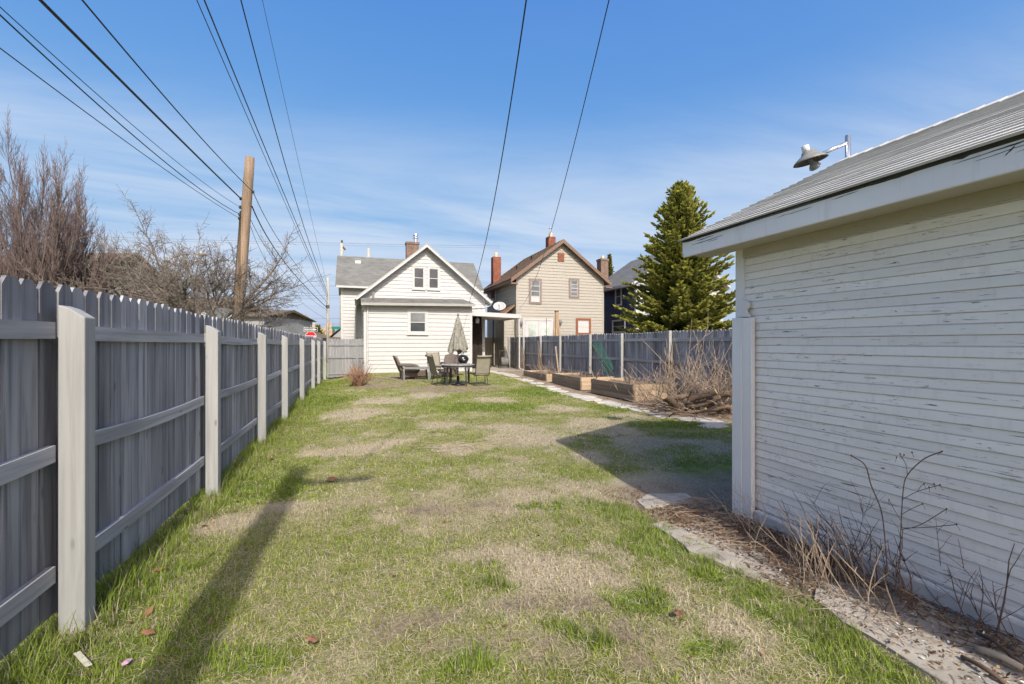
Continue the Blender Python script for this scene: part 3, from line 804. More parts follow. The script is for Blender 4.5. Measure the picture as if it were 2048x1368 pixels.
# roof deck and courses
sl = (ZRG - ZE) / (XRG - XE)
deck = MB().prism([(XE + 0.01, GY0 - 0.3, ZE - 0.016), (XRG, GY0 - 0.3, ZRG - 0.016), (2 * XRG - XE - 0.01, GY0 - 0.3, ZE - 0.016), (2 * XRG - XE - 0.01, GY0 - 0.3, ZE + 0.002), (XRG, GY0 - 0.3, ZRG + 0.002), (XE + 0.01, GY0 - 0.3, ZE + 0.002)], (0, YE - GY0 + 0.3, 0))
roof = deck.build('roof', M['drip'], ga)
nc = 20; ang = math.atan(sl); Ls = math.hypot(XRG - XE, ZRG - ZE); nrm = Vector((-math.sin(ang), 0, math.cos(ang))); upv = Vector((math.cos(ang), 0, math.sin(ang)))
for side in (0, 1):
    for i in range(nc):
        a = -0.02 + (Ls + 0.02) * i / nc; b = a + (Ls + 0.02) / nc + 0.02
        if i == nc - 1: b = Ls
        r = random.Random(i + side * 50); ye = YE + 0.015 + r.uniform(-0.012, 0.012)
        o0 = Vector((XE, GY0 - 0.3, ZE + 0.002)); m = MB(); prev = None
        segs = 14
        for q in range(segs + 1):
            y = GY0 - 0.3 + (ye - GY0 + 0.3) * q / segs
            lift = r.uniform(0, 0.0045)
            P = [o0 + upv * a + nrm * 0.0005, o0 + upv * (a + r.uniform(-0.002, 0.002)) + nrm * (0.013 + lift), o0 + upv * b + nrm * 0.003, o0 + upv * b + nrm * 0.0005]
            sec = []
            for p_ in P:
                xx = p_.x if side == 0 else 2 * XRG - p_.x
                sec.append((xx, y, p_.z))
            n_ = len(m.v); m.v += sec
            if prev is None: m.f.append((n_, n_ + 1, n_ + 2, n_ + 3))
            else:
                for e in range(4): m.f.append((prev + e, prev + (e + 1) % 4, n_ + (e + 1) % 4, n_ + e))
            prev = n_
        m.f.append((prev + 3, prev + 2, prev + 1, prev))
        m.build('shingle_course', M['shingle_garage'], roof)
# ridge caps
y = GY0 - 0.3; i = 0
while y < YE - 0.05:
    y1 = min(y + 0.16, YE + 0.02); h = 0.012
    MB().prism([(XRG - 0.13, y, ZRG - 0.13 * sl + 0.016), (XRG, y, ZRG + 0.020), (XRG + 0.13, y, ZRG - 0.13 * sl + 0.016), (XRG + 0.13, y, ZRG - 0.13 * sl + 0.026), (XRG, y, ZRG + 0.034), (XRG - 0.13, y, ZRG - 0.13 * sl + 0.026)], (0, y1 - y + 0.01, -0.006)).build('ridge_cap', M['shingle_garage'], roof)
    y += 0.16; i += 1
# verge boards at the far gable
for sx in (1, -1):
    q = [(XE + 0.02, YE - 0.02, ZE - 0.14), (XRG, YE - 0.02, ZRG - 0.14), (XRG, YE - 0.02, ZRG - 0.018), (XE + 0.02, YE - 0.02, ZE - 0.018)]
    if sx < 0: q = [(2 * XRG - p[0], p[1], p[2]) for p in q]
    MB().prism(q, (0, 0.02, 0)).build('verge_board', M['garage_fascia'], ga)

# lamp on a bent pipe at the far gable
dl = 5.62
lp = thing('barn_light', 'grey dish-shaped outdoor lamp on a steel pipe above the garage roof', 'lamp')
ptop = atD(1667, 283, 5.75); ptop = Vector((ptop.x, YE + 0.10, ptop.z))
MB().tube([(ptop.x, ptop.y, 2.9), (ptop.x, ptop.y, ptop.z)], 0.030, 14).build('pole', M['steel'], lp, True)
MB().box(ptop.x - 0.04, ptop.x + 0.04, ptop.y - 0.09, ptop.y - 0.028, 3.0, 3.06).build('bracket', M['steel'], lp)
hd = atD(1620, 318, 5.62)
arm0 = Vector((ptop.x, ptop.y, ptop.z - 0.085))
dirv = (hd + Vector((0.05, 0, 0.02)) - arm0)
MB().tube([arm0, arm0 + dirv * 0.85], 0.022, 12).build('arm', M['steel'], lp, True)
Rm = Matrix.Translation(hd) @ Matrix.Rotation(R(-12), 4, 'Y') @ Matrix.Rotation(R(-4), 4, 'X')
sh = MB().lathe([(0.02, 0.060), (0.07, 0.045), (0.12, 0.020), (0.182, -0.030), (0.188, -0.030), (0.17, -0.005), (0.13, 0.026), (0.085, 0.058), (0.075, 0.088), (0.03, 0.09)], 32, Rm).build('shade', M['lamp_grey'], lp, True)
MB().lathe([(0.02, 0.055), (0.07, 0.040), (0.12, 0.014), (0.179, -0.032), (0.1785, -0.0335), (0.12, 0.010), (0.07, 0.036), (0.02, 0.050)], 32, Rm).build('reflector', M['lamp_dark'], lp, True)
MB().lathe([(0.042, 0.085), (0.042, 0.165), (0.036, 0.17), (0.005, 0.172)], 20, Rm @ Matrix.Translation((-0.035, 0, 0))).build('sensor', M['sign_white'], lp, True)
MB().lathe([(0.05, 0.05), (0.05, 0.105), (0.03, 0.11)], 16, Rm @ Matrix.Translation((0.06, 0, 0))).build('housing', M['lamp_grey'], lp, True)
MB().lathe([(0.022, 0.03), (0.022, -0.04), (0.03, -0.055), (0.052, -0.085), (0.066, -0.115), (0.066, -0.125), (0.05, -0.142), (0.02, -0.15), (0.003, -0.152)], 20, Rm @ Matrix.Rotation(R(-28), 4, 'Y')).build('bulb', M['bulb'], lp, True)
# ================================================================ house helpers
def siding(parent, mat, axis, pos, u0, u1, z0, z1, expo, shape=None, t1=0.030, name='clapboard'):
    """one board per course; axis 'y-': wall faces -Y at Y=pos, runs along X; 'x-': faces -X at X=pos, runs along Y"""
    z = z0
    while z < z1 - 0.02:
        zt = min(z + expo, z1)
        a0, b0 = shape(z) if shape else (u0, u1); a1, b1 = shape(zt) if shape else (u0, u1)
        if b0 - a0 < 0.05: break
        if b1 - a1 < 0.02: a1 = b1 = (a1 + b1) / 2; a1 -= 0.01; b1 += 0.01
        def P(u, dpt, zz): return (u, pos - dpt, zz) if axis == 'y-' else (pos - dpt, u, zz)
        MB().hexa([P(a0, t1, z), P(b0, t1, z), P(b0, 0.001, z), P(a0, 0.001, z), P(a1, 0.004, zt - 0.002), P(b1, 0.004, zt - 0.002), P(b1, 0.001, zt - 0.002), P(a1, 0.001, zt - 0.002)]).build(name, mat, parent)
        z += expo
def window(parent, axis, pos, u0, u1, z0, z1, frame, glass, fw=0.09, rails=1, sash=None, lower=None, dp=0.045, sill=True):
    """casing with sill, sash bars and panes; glass opening u0..u1, z0..z1"""
    def B(m, a, b, c, d, d0, d1):
        return m.box(a, b, pos - d1, pos - d0, c, d) if axis == 'y-' else m.box(pos - d1, pos - d0, a, b, c, d)
    m = MB()
    B(m, u0 - fw, u0, z0 - fw, z1 + fw, 0.0, dp); B(m, u1, u1 + fw, z0 - fw, z1 + fw, 0.0, dp)
    B(m, u0, u1, z1, z1 + fw, 0.0, dp); B(m, u0, u1, z0 - fw, z0, 0.0, dp)
    wo = m.build('window', frame, parent)
    if sill:
        m = MB(); B(m, u0 - fw - 0.02, u1 + fw + 0.02, z0 - fw - 0.035, z0 - fw - 0.001, 0.0, dp + 0.03); m.build('sill', frame, wo)
        m = MB(); B(m, u0 - fw - 0.015, u1 + fw + 0.015, z1 + fw + 0.001, z1 + fw + 0.028, 0.0, dp + 0.02); m.build('head', frame, wo)
    sm = sash or frame
    m = MB(); s = 0.025
    B(m, u0 + 0.001, u0 + s, z0 + 0.001, z1 - 0.001, 0.012, 0.032); B(m, u1 - s, u1 - 0.001, z0 + 0.001, z1 - 0.001, 0.012, 0.032)
    B(m, u0 + s, u1 - s, z0 + 0.001, z0 + s, 0.012, 0.032); B(m, u0 + s, u1 - s, z1 - s, z1 - 0.001, 0.012, 0.032)
    m.build('sash', sm, wo)
    n = rails + 1
    for k in range(n):
        a = z0 + s + (z1 - z0 - 2 * s) * k / n; b = z0 + s + (z1 - z0 - 2 * s) * (k + 1) / n
        if k: m = MB(); B(m, u0 + s, u1 - s, a - 0.018, a + 0.018, 0.010, 0.036); m.build('glazing_bar', sm, wo)
        gm = lower if (lower is not None and k == 0) else glass
        m = MB(); B(m, u0 + s + 0.001, u1 - s - 0.001, a + (0.019 if k else 0.001), b - (0.019 if k < n - 1 else 0.001), 0.013, 0.020); m.build('pane', gm, wo)
    return wo
def courses(parent, mat, e0, e1, up, n, thick=0.012, name='shingles'):
    """a roof slope as lapped courses: e0-e1 the eave, up the vector eave -> ridge"""
    e0, e1, up = Vector(e0), Vector(e1), Vector(up); nr = (e1 - e0).cross(up).normalized()
    if nr.z < 0: nr = -nr
    m = MB()
    for i in range(n):
        a = up * (i / n); b = up * ((i + 1) / n)
        m.hexa([e0 + a, e1 + a, e1 + b, e0 + b, e0 + a + nr * (thick + 0.004), e1 + a + nr * (thick + 0.004), e1 + b + nr * 0.004, e0 + b + nr * 0.004])
    o = m.build(name, mat, parent); o['kind'] = 'stuff'
    return o
def slab(parent, name, mat, e0, e1, up, t):
    e0, e1, up = Vector(e0), Vector(e1), Vector(up); nr = (e1 - e0).cross(up).normalized()
    if nr.z < 0: nr = -nr
    return MB().hexa([e0 - nr * t, e1 - nr * t, e1 + up - nr * t, e0 + up - nr * t, e0, e1, e1 + up, e0 + up]).build(name, mat, parent)
def chimney(parent, x, y, wx, wy, z0, z1, brick, flue=True, corbel=True, fh=0.3):
    m = MB().box(x - wx / 2, x + wx / 2, y - wy / 2, y + wy / 2, z0, z1 - (0.15 if corbel else 0))
    if corbel:
        m.box(x - wx / 2 - 0.04, x + wx / 2 + 0.04, y - wy / 2 - 0.04, y + wy / 2 + 0.04, z1 - 0.149, z1)
    o = m.build('chimney', brick, parent)
    if flue:
        MB().lathe([(0.13, z1 + 0.001), (0.12, z1 + fh), (0.09, z1 + fh), (0.09, z1 + fh - 0.03)], 14, Matrix.Translation((x, y, 0))).build('flue', M['clay'], o)
    return o

# ================================================================ white house
wh = thing('white_house', 'white clapboard house with a steep gable, a low rear extension and grey shingle roof', 'house')
YL, YW, YR_ = 22.9, 25.5, 30.0            # lean-to front, gable wall, cross wing wall
XL0, XL1 = 0.30, 5.58
zb = 0.12
# lean-to
MB().box(XL0, XL1, YL, YW - 0.01, -0.1, 3.50).build('extension_wall', M['vinyl'], wh)
siding(wh, M['vinyl'], 'y-', YL, XL0 + 0.10, XL1 - 0.10, zb, 3.42, 0.205)
siding(wh, M['vinyl'], 'x-', XL0, YL + 0.10, YW - 0.02, zb, 3.42, 0.205)
MB().box(XL0 - 0.02, XL0 + 0.10, YL - 0.03, YL - 0.001, -0.05, 3.42).build('corner_trim', M['trim'], wh)
MB().box(XL1 - 0.10, XL1 + 0.02, YL - 0.03, YL - 0.001, -0.05, 3.42).build('corner_trim', M['trim'], wh)
MB().box(XL0 + 0.10, XL1 - 0.10, YL - 0.012, YL - 0.001, -0.15, zb - 0.004).build('foundation', M['concrete'], wh)
# downspout at the extension's left corner
MB().tube([(XL0 + 0.16, YL - 0.20, 3.30), (XL0 + 0.16, YL - 0.07, 3.16), (XL0 + 0.16, YL - 0.07, 0.1)], 0.042, 6).build('downspout', M['trim'], wh)
# lean-to roof: eave slightly higher at its right end
eA, eB = Vector((XL0 - 0.14, YL - 0.28, 3.475)), Vector((XL1 + 0.10, YL - 0.28, 3.555))
upL = Vector((0, YW - YL + 0.27, 0.50))
slab(wh, 'extension_roof', M['trim_grey'], eA, eB, upL, 0.05)
courses(wh, M['shingle_grey'], eA + Vector((0, 0, 0.001)), eB + Vector((0, 0, 0.001)), upL, 14)
MB().hexa([eA + Vector((0.0, -0.10, -0.13)), eB + Vector((0, -0.10, -0.13)), eB + Vector((0, -0.005, -0.13)), eA + Vector((0, -0.005, -0.13)),
    eA + Vector((0, -0.12, -0.012)), eB + Vector((0, -0.12, -0.012)), eB + Vector((0, -0.005, -0.012)), eA + Vector((0, -0.005, -0.012))]).build('gutter', M['trim_grey'], wh)
MB().hexa([eA + Vector((0.1, 0.0, -0.11)), eB + Vector((-0.1, 0.0, -0.11)), eB + Vector((-0.1, 0.27, -0.11)), eA + Vector((0.1, 0.27, -0.11)),
    eA + Vector((0.1, 0, -0.06)), eB + Vector((-0.1, 0, -0.06)), eB + Vector((-0.1, 0.27, -0.06)), eA + Vector((0.1, 0.27, -0.06))]).build('soffit', M['trim'], wh)
MB().lathe([(0.055, 3.80), (0.055, 4.12), (0.03, 4.12)], 12, Matrix.Translation((0.75, YL + 1.0, 0))).build('vent_pipe', M['lamp_grey'], wh)
wa, za = onY(820, 625.5, YL); wb_, zb2 = onY(850.5, 663.7, YL)
window(wh, 'y-', YL - 0.016, wa, wb_, zb2, za, M['trim'], M['glass_pale'], 0.13, 1, lower=M['glass'])
# gable wing
GXc, GZp, GXa, GXb, GZe = 3.61, 7.01, -0.05, 7.27, 3.99
WX0, WX1 = 0.24, 6.98
YV = 25.1
slp = (GZp - GZe) / (GXc - GXa)
zwall = 3.99 + (WX0 - GXa) * slp - 0.12
def gsh(z):
    if z <= zwall: return (WX0, WX1)
    k = (z - zwall) / slp
    return (WX0 + k, WX1 - k)
zp_in = zwall + (WX1 - WX0) / 2 * slp
MB().prism([(WX0, YW, -0.1), (WX1, YW, -0.1), (WX1, YW, zwall), (GXc, YW, zp_in), (WX0, YW, zwall)], (0, YR_ + 2 - YW, 0)).build('gable_wing_wall', M['vinyl'], wh)
siding(wh, M['vinyl'], 'y-', YW, 0, 0, 3.94, zp_in - 0.05, 0.205, gsh)
siding(wh, M['vinyl'], 'y-', YW, XL1 + 0.02, WX1 - 0.1, zb, 3.93, 0.205)
siding(wh, M['vinyl'], 'x-', WX0, YW + 0.01, YR_, 0.1, zwall - 0.05, 0.205)
MB().box(WX1 - 0.10, WX1 + 0.02, YW - 0.03, YW - 0.001, 0, zwall).build('corner_trim', M['trim'], wh)
for sx in (0, 1):
    fx = (lambda x: x) if sx == 0 else (lambda x: 2 * GXc - x)
    e0, e1 = (fx(GXa), YV, GZe), (fx(GXa), YR_ + 2.4, GZe); up = (fx(GXc) - fx(GXa), 0, GZp - GZe)
    slab(wh, 'gable_roof', M['trim'], e0, e1, up, 0.10)
    courses(wh, M['shingle_grey_y'], Vector(e0) + Vector((0, 0.02, 0.001)), Vector(e1) + Vector((0, 0, 0.001)), up, 30)
    # rake board
    n_ = Vector((-(GZp - GZe), 0, GXc - GXa)).normalized()
    q = [(fx(GXa), YV - 0.03, GZe - 0.19), (fx(GXc), YV - 0.03, GZp - 0.19), (fx(GXc), YV - 0.03, GZp + 0.006), (fx(GXa), YV - 0.03, GZe + 0.006)]
    MB().prism(q, (0, 0.028, 0)).build('rake_board', M['trim'], wh)
    q = [(fx(GXa), YV - 0.045, GZe - 0.03), (fx(GXc), YV - 0.045, GZp - 0.03), (fx(GXc), YV - 0.045, GZp + 0.010), (fx(GXa), YV - 0.045, GZe + 0.010)]
    MB().prism(q, (0, 0.014, 0)).build('rake_trim', M['trim_grey'], wh)
# gutters along the wing eaves, short return and downspout at the right
MB().box(GXa - 0.09, GXa + 0.015, YV + 0.02, YR_ - 0.3, GZe - 0.13, GZe - 0.01).build('gutter', M['trim'], wh)
MB().box(2 * GXc - GXa - 0.015, 2 * GXc - GXa + 0.09, YV + 0.02, YR_, GZe - 0.13, GZe - 0.01).build('gutter', M['trim'], wh)
MB().tube([(7.30, YV + 0.1, 3.86), (7.25, YV + 0.15, 3.72), (6.98, YV + 0.33, 3.62), (5.9, YV + 0.33, 3.55)], 0.04, 6).build('downspout', M['trim'], wh)
MB().tube([(-0.06, YR_ - 0.12, 3.9), (-0.06, YR_ - 0.06, 3.7), (-0.06, YR_ - 0.06, 0)], 0.05, 6).build('downspout', M['trim_grey'], wh)
for a, b in ((828, 847), (858, 876)):
    x0, zt = onY(a, 537.5, YW); x1, z0 = onY(b, 576, YW)
    zt = 5.70; z0 = 4.62
    window(wh, 'y-', YW - 0.016, x0, x1, z0, zt, M['trim'], M['glass'], 0.10, 1, sash=M['trim'])
# cross wing
CX0, CX1, RXa, RXb = -0.95, 7.75, -1.28, 8.06
YE2, ZE2, YRd, ZRd = 29.6, 5.08, 32.5, 7.40
MB().prism([(CX0, YR_, -0.1), (CX0, 35.0, -0.1), (CX0, 35.0, 5.3), (CX0, 32.5, 7.2), (CX0, YR_, 5.3)], (CX1 - CX0, 0, 0)).build('cross_wing_wall', M['vinyl'], wh)
siding(wh, M['vinyl'], 'y-', YR_, CX0 + 0.1, WX0 + 0.05, 0.1, 5.0, 0.205)
siding(wh, M['vinyl'], 'y-', YR_, WX1, CX1, 0.1, 5.0, 0.205)
MB().box(CX0 - 0.02, CX0 + 0.10, YR_ - 0.03, YR_ - 0.001, 0, 5.2).build('corner_trim', M['trim'], wh)
for k, (ye, yr) in enumerate(((YE2, YRd), (2 * YRd - YE2, YRd))):
    e0, e1, up = (RXa, ye, ZE2), (RXb, ye, ZE2), (0, yr - ye, ZRd - ZE2)
    slab(wh, 'cross_roof', M['trim_grey'], e0, e1, up, 0.09)
    courses(wh, M['shingle_grey'], Vector(e0) + Vector((0, 0, 0.001)), Vector(e1) + Vector((0, 0, 0.001)), up, 27)
MB().box(RXa + 0.05, RXb - 0.05, YE2 - 0.09, YE2 - 0.005, ZE2 - 0.14, ZE2 - 0.02).build('gutter', M['trim'], wh)
MB().box(-0.15, 0.22, YRd - 0.75, YRd - 0.5, 6.80, 7.02).build('roof_vent', M['trim'], wh)
ch = chimney(wh, 3.62, 32.3, 0.85, 0.6, 6.5, 8.55, M['brick_old'], False)
MB().lathe([(0.13, 8.551), (0.13, 8.85), (0.20, 8.87), (0.20, 8.92), (0.10, 8.95), (0.10, 9.05), (0.19, 9.06), (0.17, 9.14), (0.02, 9.16)], 14, Matrix.Translation((3.85, 32.3, 0))).build('flue', M['steel'], ch)

# patio cover
pc = thing('patio_cover', 'flat white patio cover on slim posts at the right end of the house', 'patio cover')
PX0, PX1, PYa, PYb = 5.62, 8.40, 23.35, 28.1
rfm = MB().hexa([(PX0, PYa, 3.06), (PX1, PYa, 2.96), (PX1, PYb, 3.02), (PX0, PYb, 3.12), (PX0, PYa, 3.20), (PX1, PYa, 3.10), (PX1, PYb, 3.16), (PX0, PYb, 3.26)])
rfm.build('roof_panel', M['cream_wall'], pc)
MB().hexa([(PX0, PYa - 0.05, 3.00), (PX1 + 0.05, PYa - 0.05, 2.90), (PX1 + 0.05, PYa - 0.002, 2.90), (PX0, PYa - 0.002, 3.00), (PX0, PYa - 0.05, 3.22), (PX1 + 0.05, PYa - 0.05, 3.12), (PX1 + 0.05, PYa - 0.002, 3.12), (PX0, PYa - 0.002, 3.22)]).build('fascia', M['trim'], pc)
MB().box(PX1 + 0.002, PX1 + 0.05, PYa, PYb, 2.90, 3.14).build('fascia', M['trim'], pc)
MB().tube([(8.24, PYa + 0.05, 0.05), (8.24, PYa + 0.05, 2.97)], 0.035, 8).build('post', M['frame'], pc)
MB().tube([(8.36, PYa + 0.02, 2.9), (8.36, PYa + 0.02, 0.2), (8.43, PYa - 0.10, 0.13), (8.48, PYa - 0.3, 0.12)], 0.045, 6).build('downspout', M['trim'], pc)
MB().tube([(8.24, PYb - 0.1, 0.05), (8.24, PYb - 0.1, 3.02)], 0.035, 8).build('post', M['frame'], pc)
MB().tube([(6.9, PYb - 0.1, 0.05), (6.9, PYb - 0.1, 3.07)], 0.03, 8).build('post', M['frame'], pc)
# slab under it
ps = MB().hexa([(5.6, 22.7, -0.1), (8.55, 22.4, -0.1), (8.55, 28.5, -0.1), (5.6, 28.5, -0.1), (5.6, 22.7, 0.115), (8.55, 22.4, 0.105), (8.55, 28.5, 0.125), (5.6, 28.5, 0.125)]).build('patio_slab', M['concrete']); tag(ps, 'bare concrete slab under the patio cover', 'slab', kind='structure'); bevel(ps, 0.02)
# screen door in the shaded wall, with middle bar
sd = thing('screen_door', 'grey screen door in the shaded wall beneath the patio cover', 'door')
MB().box(5.72, 6.10, YW - 0.07, YW - 0.02, 0.14, 2.55).build('door_panel', M['grey_wall'], sd)
MB().box(5.70, 6.12, YW - 0.085, YW - 0.071, 1.45, 1.50).build('bar', M['trim'], sd)
MB().box(5.70, 6.12, YW - 0.083, YW - 0.071, 0.16, 0.50).build('kick_plate', M['navy'], sd)
# dark curtain gathered under the cover
def drape(cx, y, z0, z1, w0, w1, amp, nf=7):
    def f(u, v):
        w_ = w0 + (w1 - w0) * v; x = cx + (u - 0.5) * w_
        return (x, y + amp * math.sin(u * nf * 2 * math.pi) * (0.4 + v) + 0.03 * math.sin(v * 5 + u * 9), z1 + (z0 - z1) * v)
    return MB().grid(f, 56, 14)
dc = thing('hanging_curtain', 'dark brown curtain hanging beside the door under the patio cover', 'curtain')
o = drape(6.42, 25.0, 0.16, 3.08, 0.48, 0.62, 0.035).build('cloth', M['dark_cloth'], dc, True); solid(o, 0.006)
MB().tube([(6.1, 25.0, 3.085), (6.75, 25.0, 3.085)], 0.015, 8).build('rod', M['frame'], dc)
wl = thing('porch_light', 'small white lantern hanging in front of the dark curtain', 'lamp')
MB().lathe([(0.03, 3.06), (0.03, 2.96), (0.10, 2.94), (0.11, 2.80), (0.10, 2.68), (0.02, 2.66)], 12, Matrix.Translation((6.36, 24.75, 0))).build('lantern', M['sign_white'], wl, True)
MB().tube([(6.36, 24.75, 3.07), (6.36, 24.75, 3.10)], 0.02, 8).build('ceiling_rose', M['steel'], wl)
# satellite dish on the cover
sdh = thing('satellite_dish', 'pale oval satellite dish standing on the patio cover roof', 'satellite dish')
c0 = atD(999, 612, 25.4); c0.z = 3.62
nrm_ = Vector((-0.35, -0.80, 0.48)).normalized(); q_ = nrm_.to_track_quat('Z', 'Y').to_matrix().to_4x4()
Rd = Matrix.Translation(c0) @ q_ @ Matrix.Diagonal((1.05, 0.82, 1, 1))
o = MB().lathe([(0.012, -0.07), (0.10, -0.066), (0.20, -0.045), (0.30, -0.010), (0.34, 0.01), (0.335, 0.018), (0.28, 0.0), (0.16, -0.045), (0.012, -0.06)], 28, Rd).build('reflector', M['dish'], sdh, True)
MB().tube([c0 + Vector((0.05, 0.10, -0.1)), (c0.x + 0.10, c0.y + 0.22, 3.35), (c0.x + 0.10, c0.y + 0.22, 3.11)], 0.025, 8).build('mast', M['lamp_dark'], sdh)
MB().tube([c0 - nrm_ * 0.05 + Vector((0, 0, -0.28)), c0 + nrm_ * 0.34 + Vector((0, 0, -0.16))], 0.014, 8).tube([c0 + nrm_ * 0.34 + Vector((0, 0, -0.20)), c0 + nrm_ * 0.34 + Vector((0, 0, -0.10))], 0.03, 8).build('feed_arm', M['lamp_dark'], sdh)

# ================================================================ beige house
bh = thing('beige_house', 'two storey beige clapboard house with brown roof and brick chimneys', 'house')
HY, HX0, HX1 = 26.4, 9.25, 15.32
Xp, Zp, Xa, Xb, Ze, Yv = 12.28, 8.10, 8.80, 15.76, 5.48, 26.08
HB = 33.0
sb = (Zp - Ze) / (Xp - Xa); zw = Ze + (HX0 - Xa) * sb - 0.12; zpk = zw + (HX1 - HX0) / 2 * sb
def bsh(z):
    if z <= zw: return (HX0 + 0.08, HX1 - 0.08)
    k = (z - zw) / sb; return (HX0 + k, HX1 - k)
MB().prism([(HX0, HY, -0.1), (HX1, HY, -0.1), (HX1, HY, zw), ((HX0 + HX1) / 2, HY, zpk), (HX0, HY, zw)], (0, HB - HY, 0)).build('wall', M['beige'], bh)
siding(bh, M['beige'], 'y-', HY, 0, 0, 0.2, zpk - 0.05, 0.19, bsh, 0.028)
siding(bh, M['beige'], 'x-', HX0, HY + 0.08, HB, 0.2, zw - 0.02, 0.19, None, 0.028)
MB().box(HX0 - 0.025, HX0 + 0.08, HY - 0.025, HY - 0.001, 0, zw - 0.02).build('corner_trim', M['beige'], bh)
MB().box(HX1 - 0.08, HX1 + 0.02, HY - 0.025, HY - 0.001, 0, zw - 0.02).build('corner_trim', M['beige'], bh)
for sx in (0, 1):
    fx = (lambda x: x) if sx == 0 else (lambda x: 2 * Xp - x)
    e0, e1, up = (fx(Xa), Yv, Ze), (fx(Xa), HB + 0.2, Ze), (fx(Xp) - fx(Xa), 0, Zp - Ze)
    slab(bh, 'roof', M['brown_trim'], e0, e1, up, 0.10)
    courses(bh, M['shingle_brown'], Vector(e0) + Vector((0, 0.02, 0.001)), Vector(e1) + Vector((0, 0, 0.001)), up, 30)
    q = [(fx(Xa), Yv - 0.035, Ze - 0.24), (fx(Xp), Yv - 0.035, Zp - 0.24), (fx(Xp), Yv - 0.035, Zp + 0.004), (fx(Xa), Yv - 0.035, Ze + 0.004)]
    MB().prism(q, (0, 0.033, 0)).build('rake_board', M['brown_trim'], bh)
    MB().box(min(fx(Xa), fx(HX0)), max(fx(Xa), fx(HX0)), Yv - 0.03, HY - 0.002, Ze - 0.34, Ze - 0.245).build('eave_return', M['brown_trim'], bh)
MB().box(Xa - 0.02, Xa + 0.03, Yv, HB + 0.2, Ze - 0.22, Ze - 0.105).build('fascia', M['brown_trim'], bh)
MB().box(Xa + 0.03, HX0 - 0.002, HY, HB, Ze - 0.235, Ze - 0.21).build('soffit', M['brown_trim'], bh)
# upper windows, vent, lower window, french doors
def bw(px0, py0, px1, py1, *a, **k):
    x0, zt = onY(px0, py0, HY); x1, z0 = onY(px1, py1, HY); return window(bh, 'y-', HY - 0.018, x0, x1, z0, zt, *a, **k)
bw(1061.5, 561, 1079, 604, M['mauve_trim'], M['glass_pale'], 0.13, 3, sash=M['trim'], lower=M['blind'], sill=False)
bw(1141, 561, 1154.5, 592.5, M['mauve_trim'], M['glass_pale'], 0.12, 3, sash=M['trim'], sill=False)
bw(1155.5, 641, 1177, 665.5, M['rust_trim'], M['blind'], 0.15, 1, sash=M['trim'], lower=M['blind'], sill=False)
x0, z1_ = onY(1115, 505, HY); x1, z0_ = onY(1128, 523.5, HY)
lv = MB().box(x0, x1, HY - 0.05, HY - 0.019, z0_, z1_).build('gable_vent', M['rust_trim'], bh)
for k in range(7):
    zz = z0_ + 0.03 + (z1_ - z0_ - 0.06) * k / 7
    MB().hexa([(x0 + 0.03, HY - 0.075, zz), (x1 - 0.03, HY - 0.075, zz), (x1 - 0.03, HY - 0.051, zz + 0.05), (x0 + 0.03, HY - 0.051, zz + 0.05), (x0 + 0.03, HY - 0.075, zz + 0.012), (x1 - 0.03, HY - 0.075, zz + 0.012), (x1 - 0.03, HY - 0.051, zz + 0.062), (x0 + 0.03, HY - 0.051, zz + 0.062)]).build('slat', M['rust_trim'], lv)
x0, zt = onY(1045, 637, HY); x1, _ = onY(1106, 660, HY)
MB().box(x0, x1, HY - 0.06, HY - 0.019, 0.3, zt).build('door_frame', M['trim'], bh)
xm = (x0 + x1) / 2
for a, b in ((x0 + 0.15, xm - 0.02), (xm + 0.02, x1 - 0.15)):
    d_ = MB().box(a, b, HY - 0.085, HY - 0.061, 0.35, zt - 0.16).build('door', M['trim'], bh)
    MB().box(a + 0.22, b - 0.15, HY - 0.092, HY - 0.0855, 0.6, zt - 0.34).build('pane', M['glass_green'], d_)
MB().box(x0 + 0.12, x1 - 0.12, HY - 0.075, HY - 0.061, zt - 0.14, zt - 0.06).build('transom', M['trim_grey'], bh)
# side wall windows and small shed roof
for (pa, pb, t, b_) in ((986, 992, 580, 602),):
    ya, zt2 = onX(991.5, 579, HX0); yb, zb3 = onX(985, 602, HX0)
    window(bh, 'x-', HX0 - 0.018, min(ya, yb), max(ya, yb), zb3, zt2, M['trim'], M['glass'], 0.09, 1, sill=False)
window(bh, 'x-', HX0 - 0.018, 28.0, 28.7, 1.2, 2.8, M['trim'], M['glass'], 0.1, 1, sill=False)
window(bh, 'x-', HX0 - 0.018, 29.6, 30.3, 1.2, 2.8, M['mauve_trim'], M['glass'], 0.1, 1, sill=False)
slab(bh, 'porch_roof', M['shingle_brown'], (8.45, 26.6, 3.35), (8.45, 28.6, 3.35), (0.78, 0, 0.62), 0.10)
MB().box(8.55, 9.22, 26.7, 28.5, 0.1, 3.22).build('porch_wall', M['beige'], bh)
siding(bh, M['beige'], 'y-', 26.7, 8.57, 9.22, 0.2, 3.2, 0.19, None, 0.028)
chimney(bh, 9.45, 31.4, 0.58, 0.58, 4.8, 7.72, M['brick_red'], True, False, 0.34)
c2 = chimney(bh, 12.5, 28.6, 0.52, 0.52, 7.3, 8.78, M['brick_red'], True, False, 0.35)
MB().tube([(12.5, 28.6, 9.1), (12.5, 28.6, 9.38)], 0.05, 10).tube([(12.5, 28.6, 9.38), (12.5, 28.6, 9.42)], 0.12, 10).build('flue_pipe', M['steel'], c2)
MB().box(10.3, 10.6, 29.2, 29.5, 6.5, 6.83).build('roof_vent', M['drip'], bh)
MB().box(11.0, 11.3, 28.2, 28.5, 7.0, 7.38).build('roof_vent', M['drip'], bh)
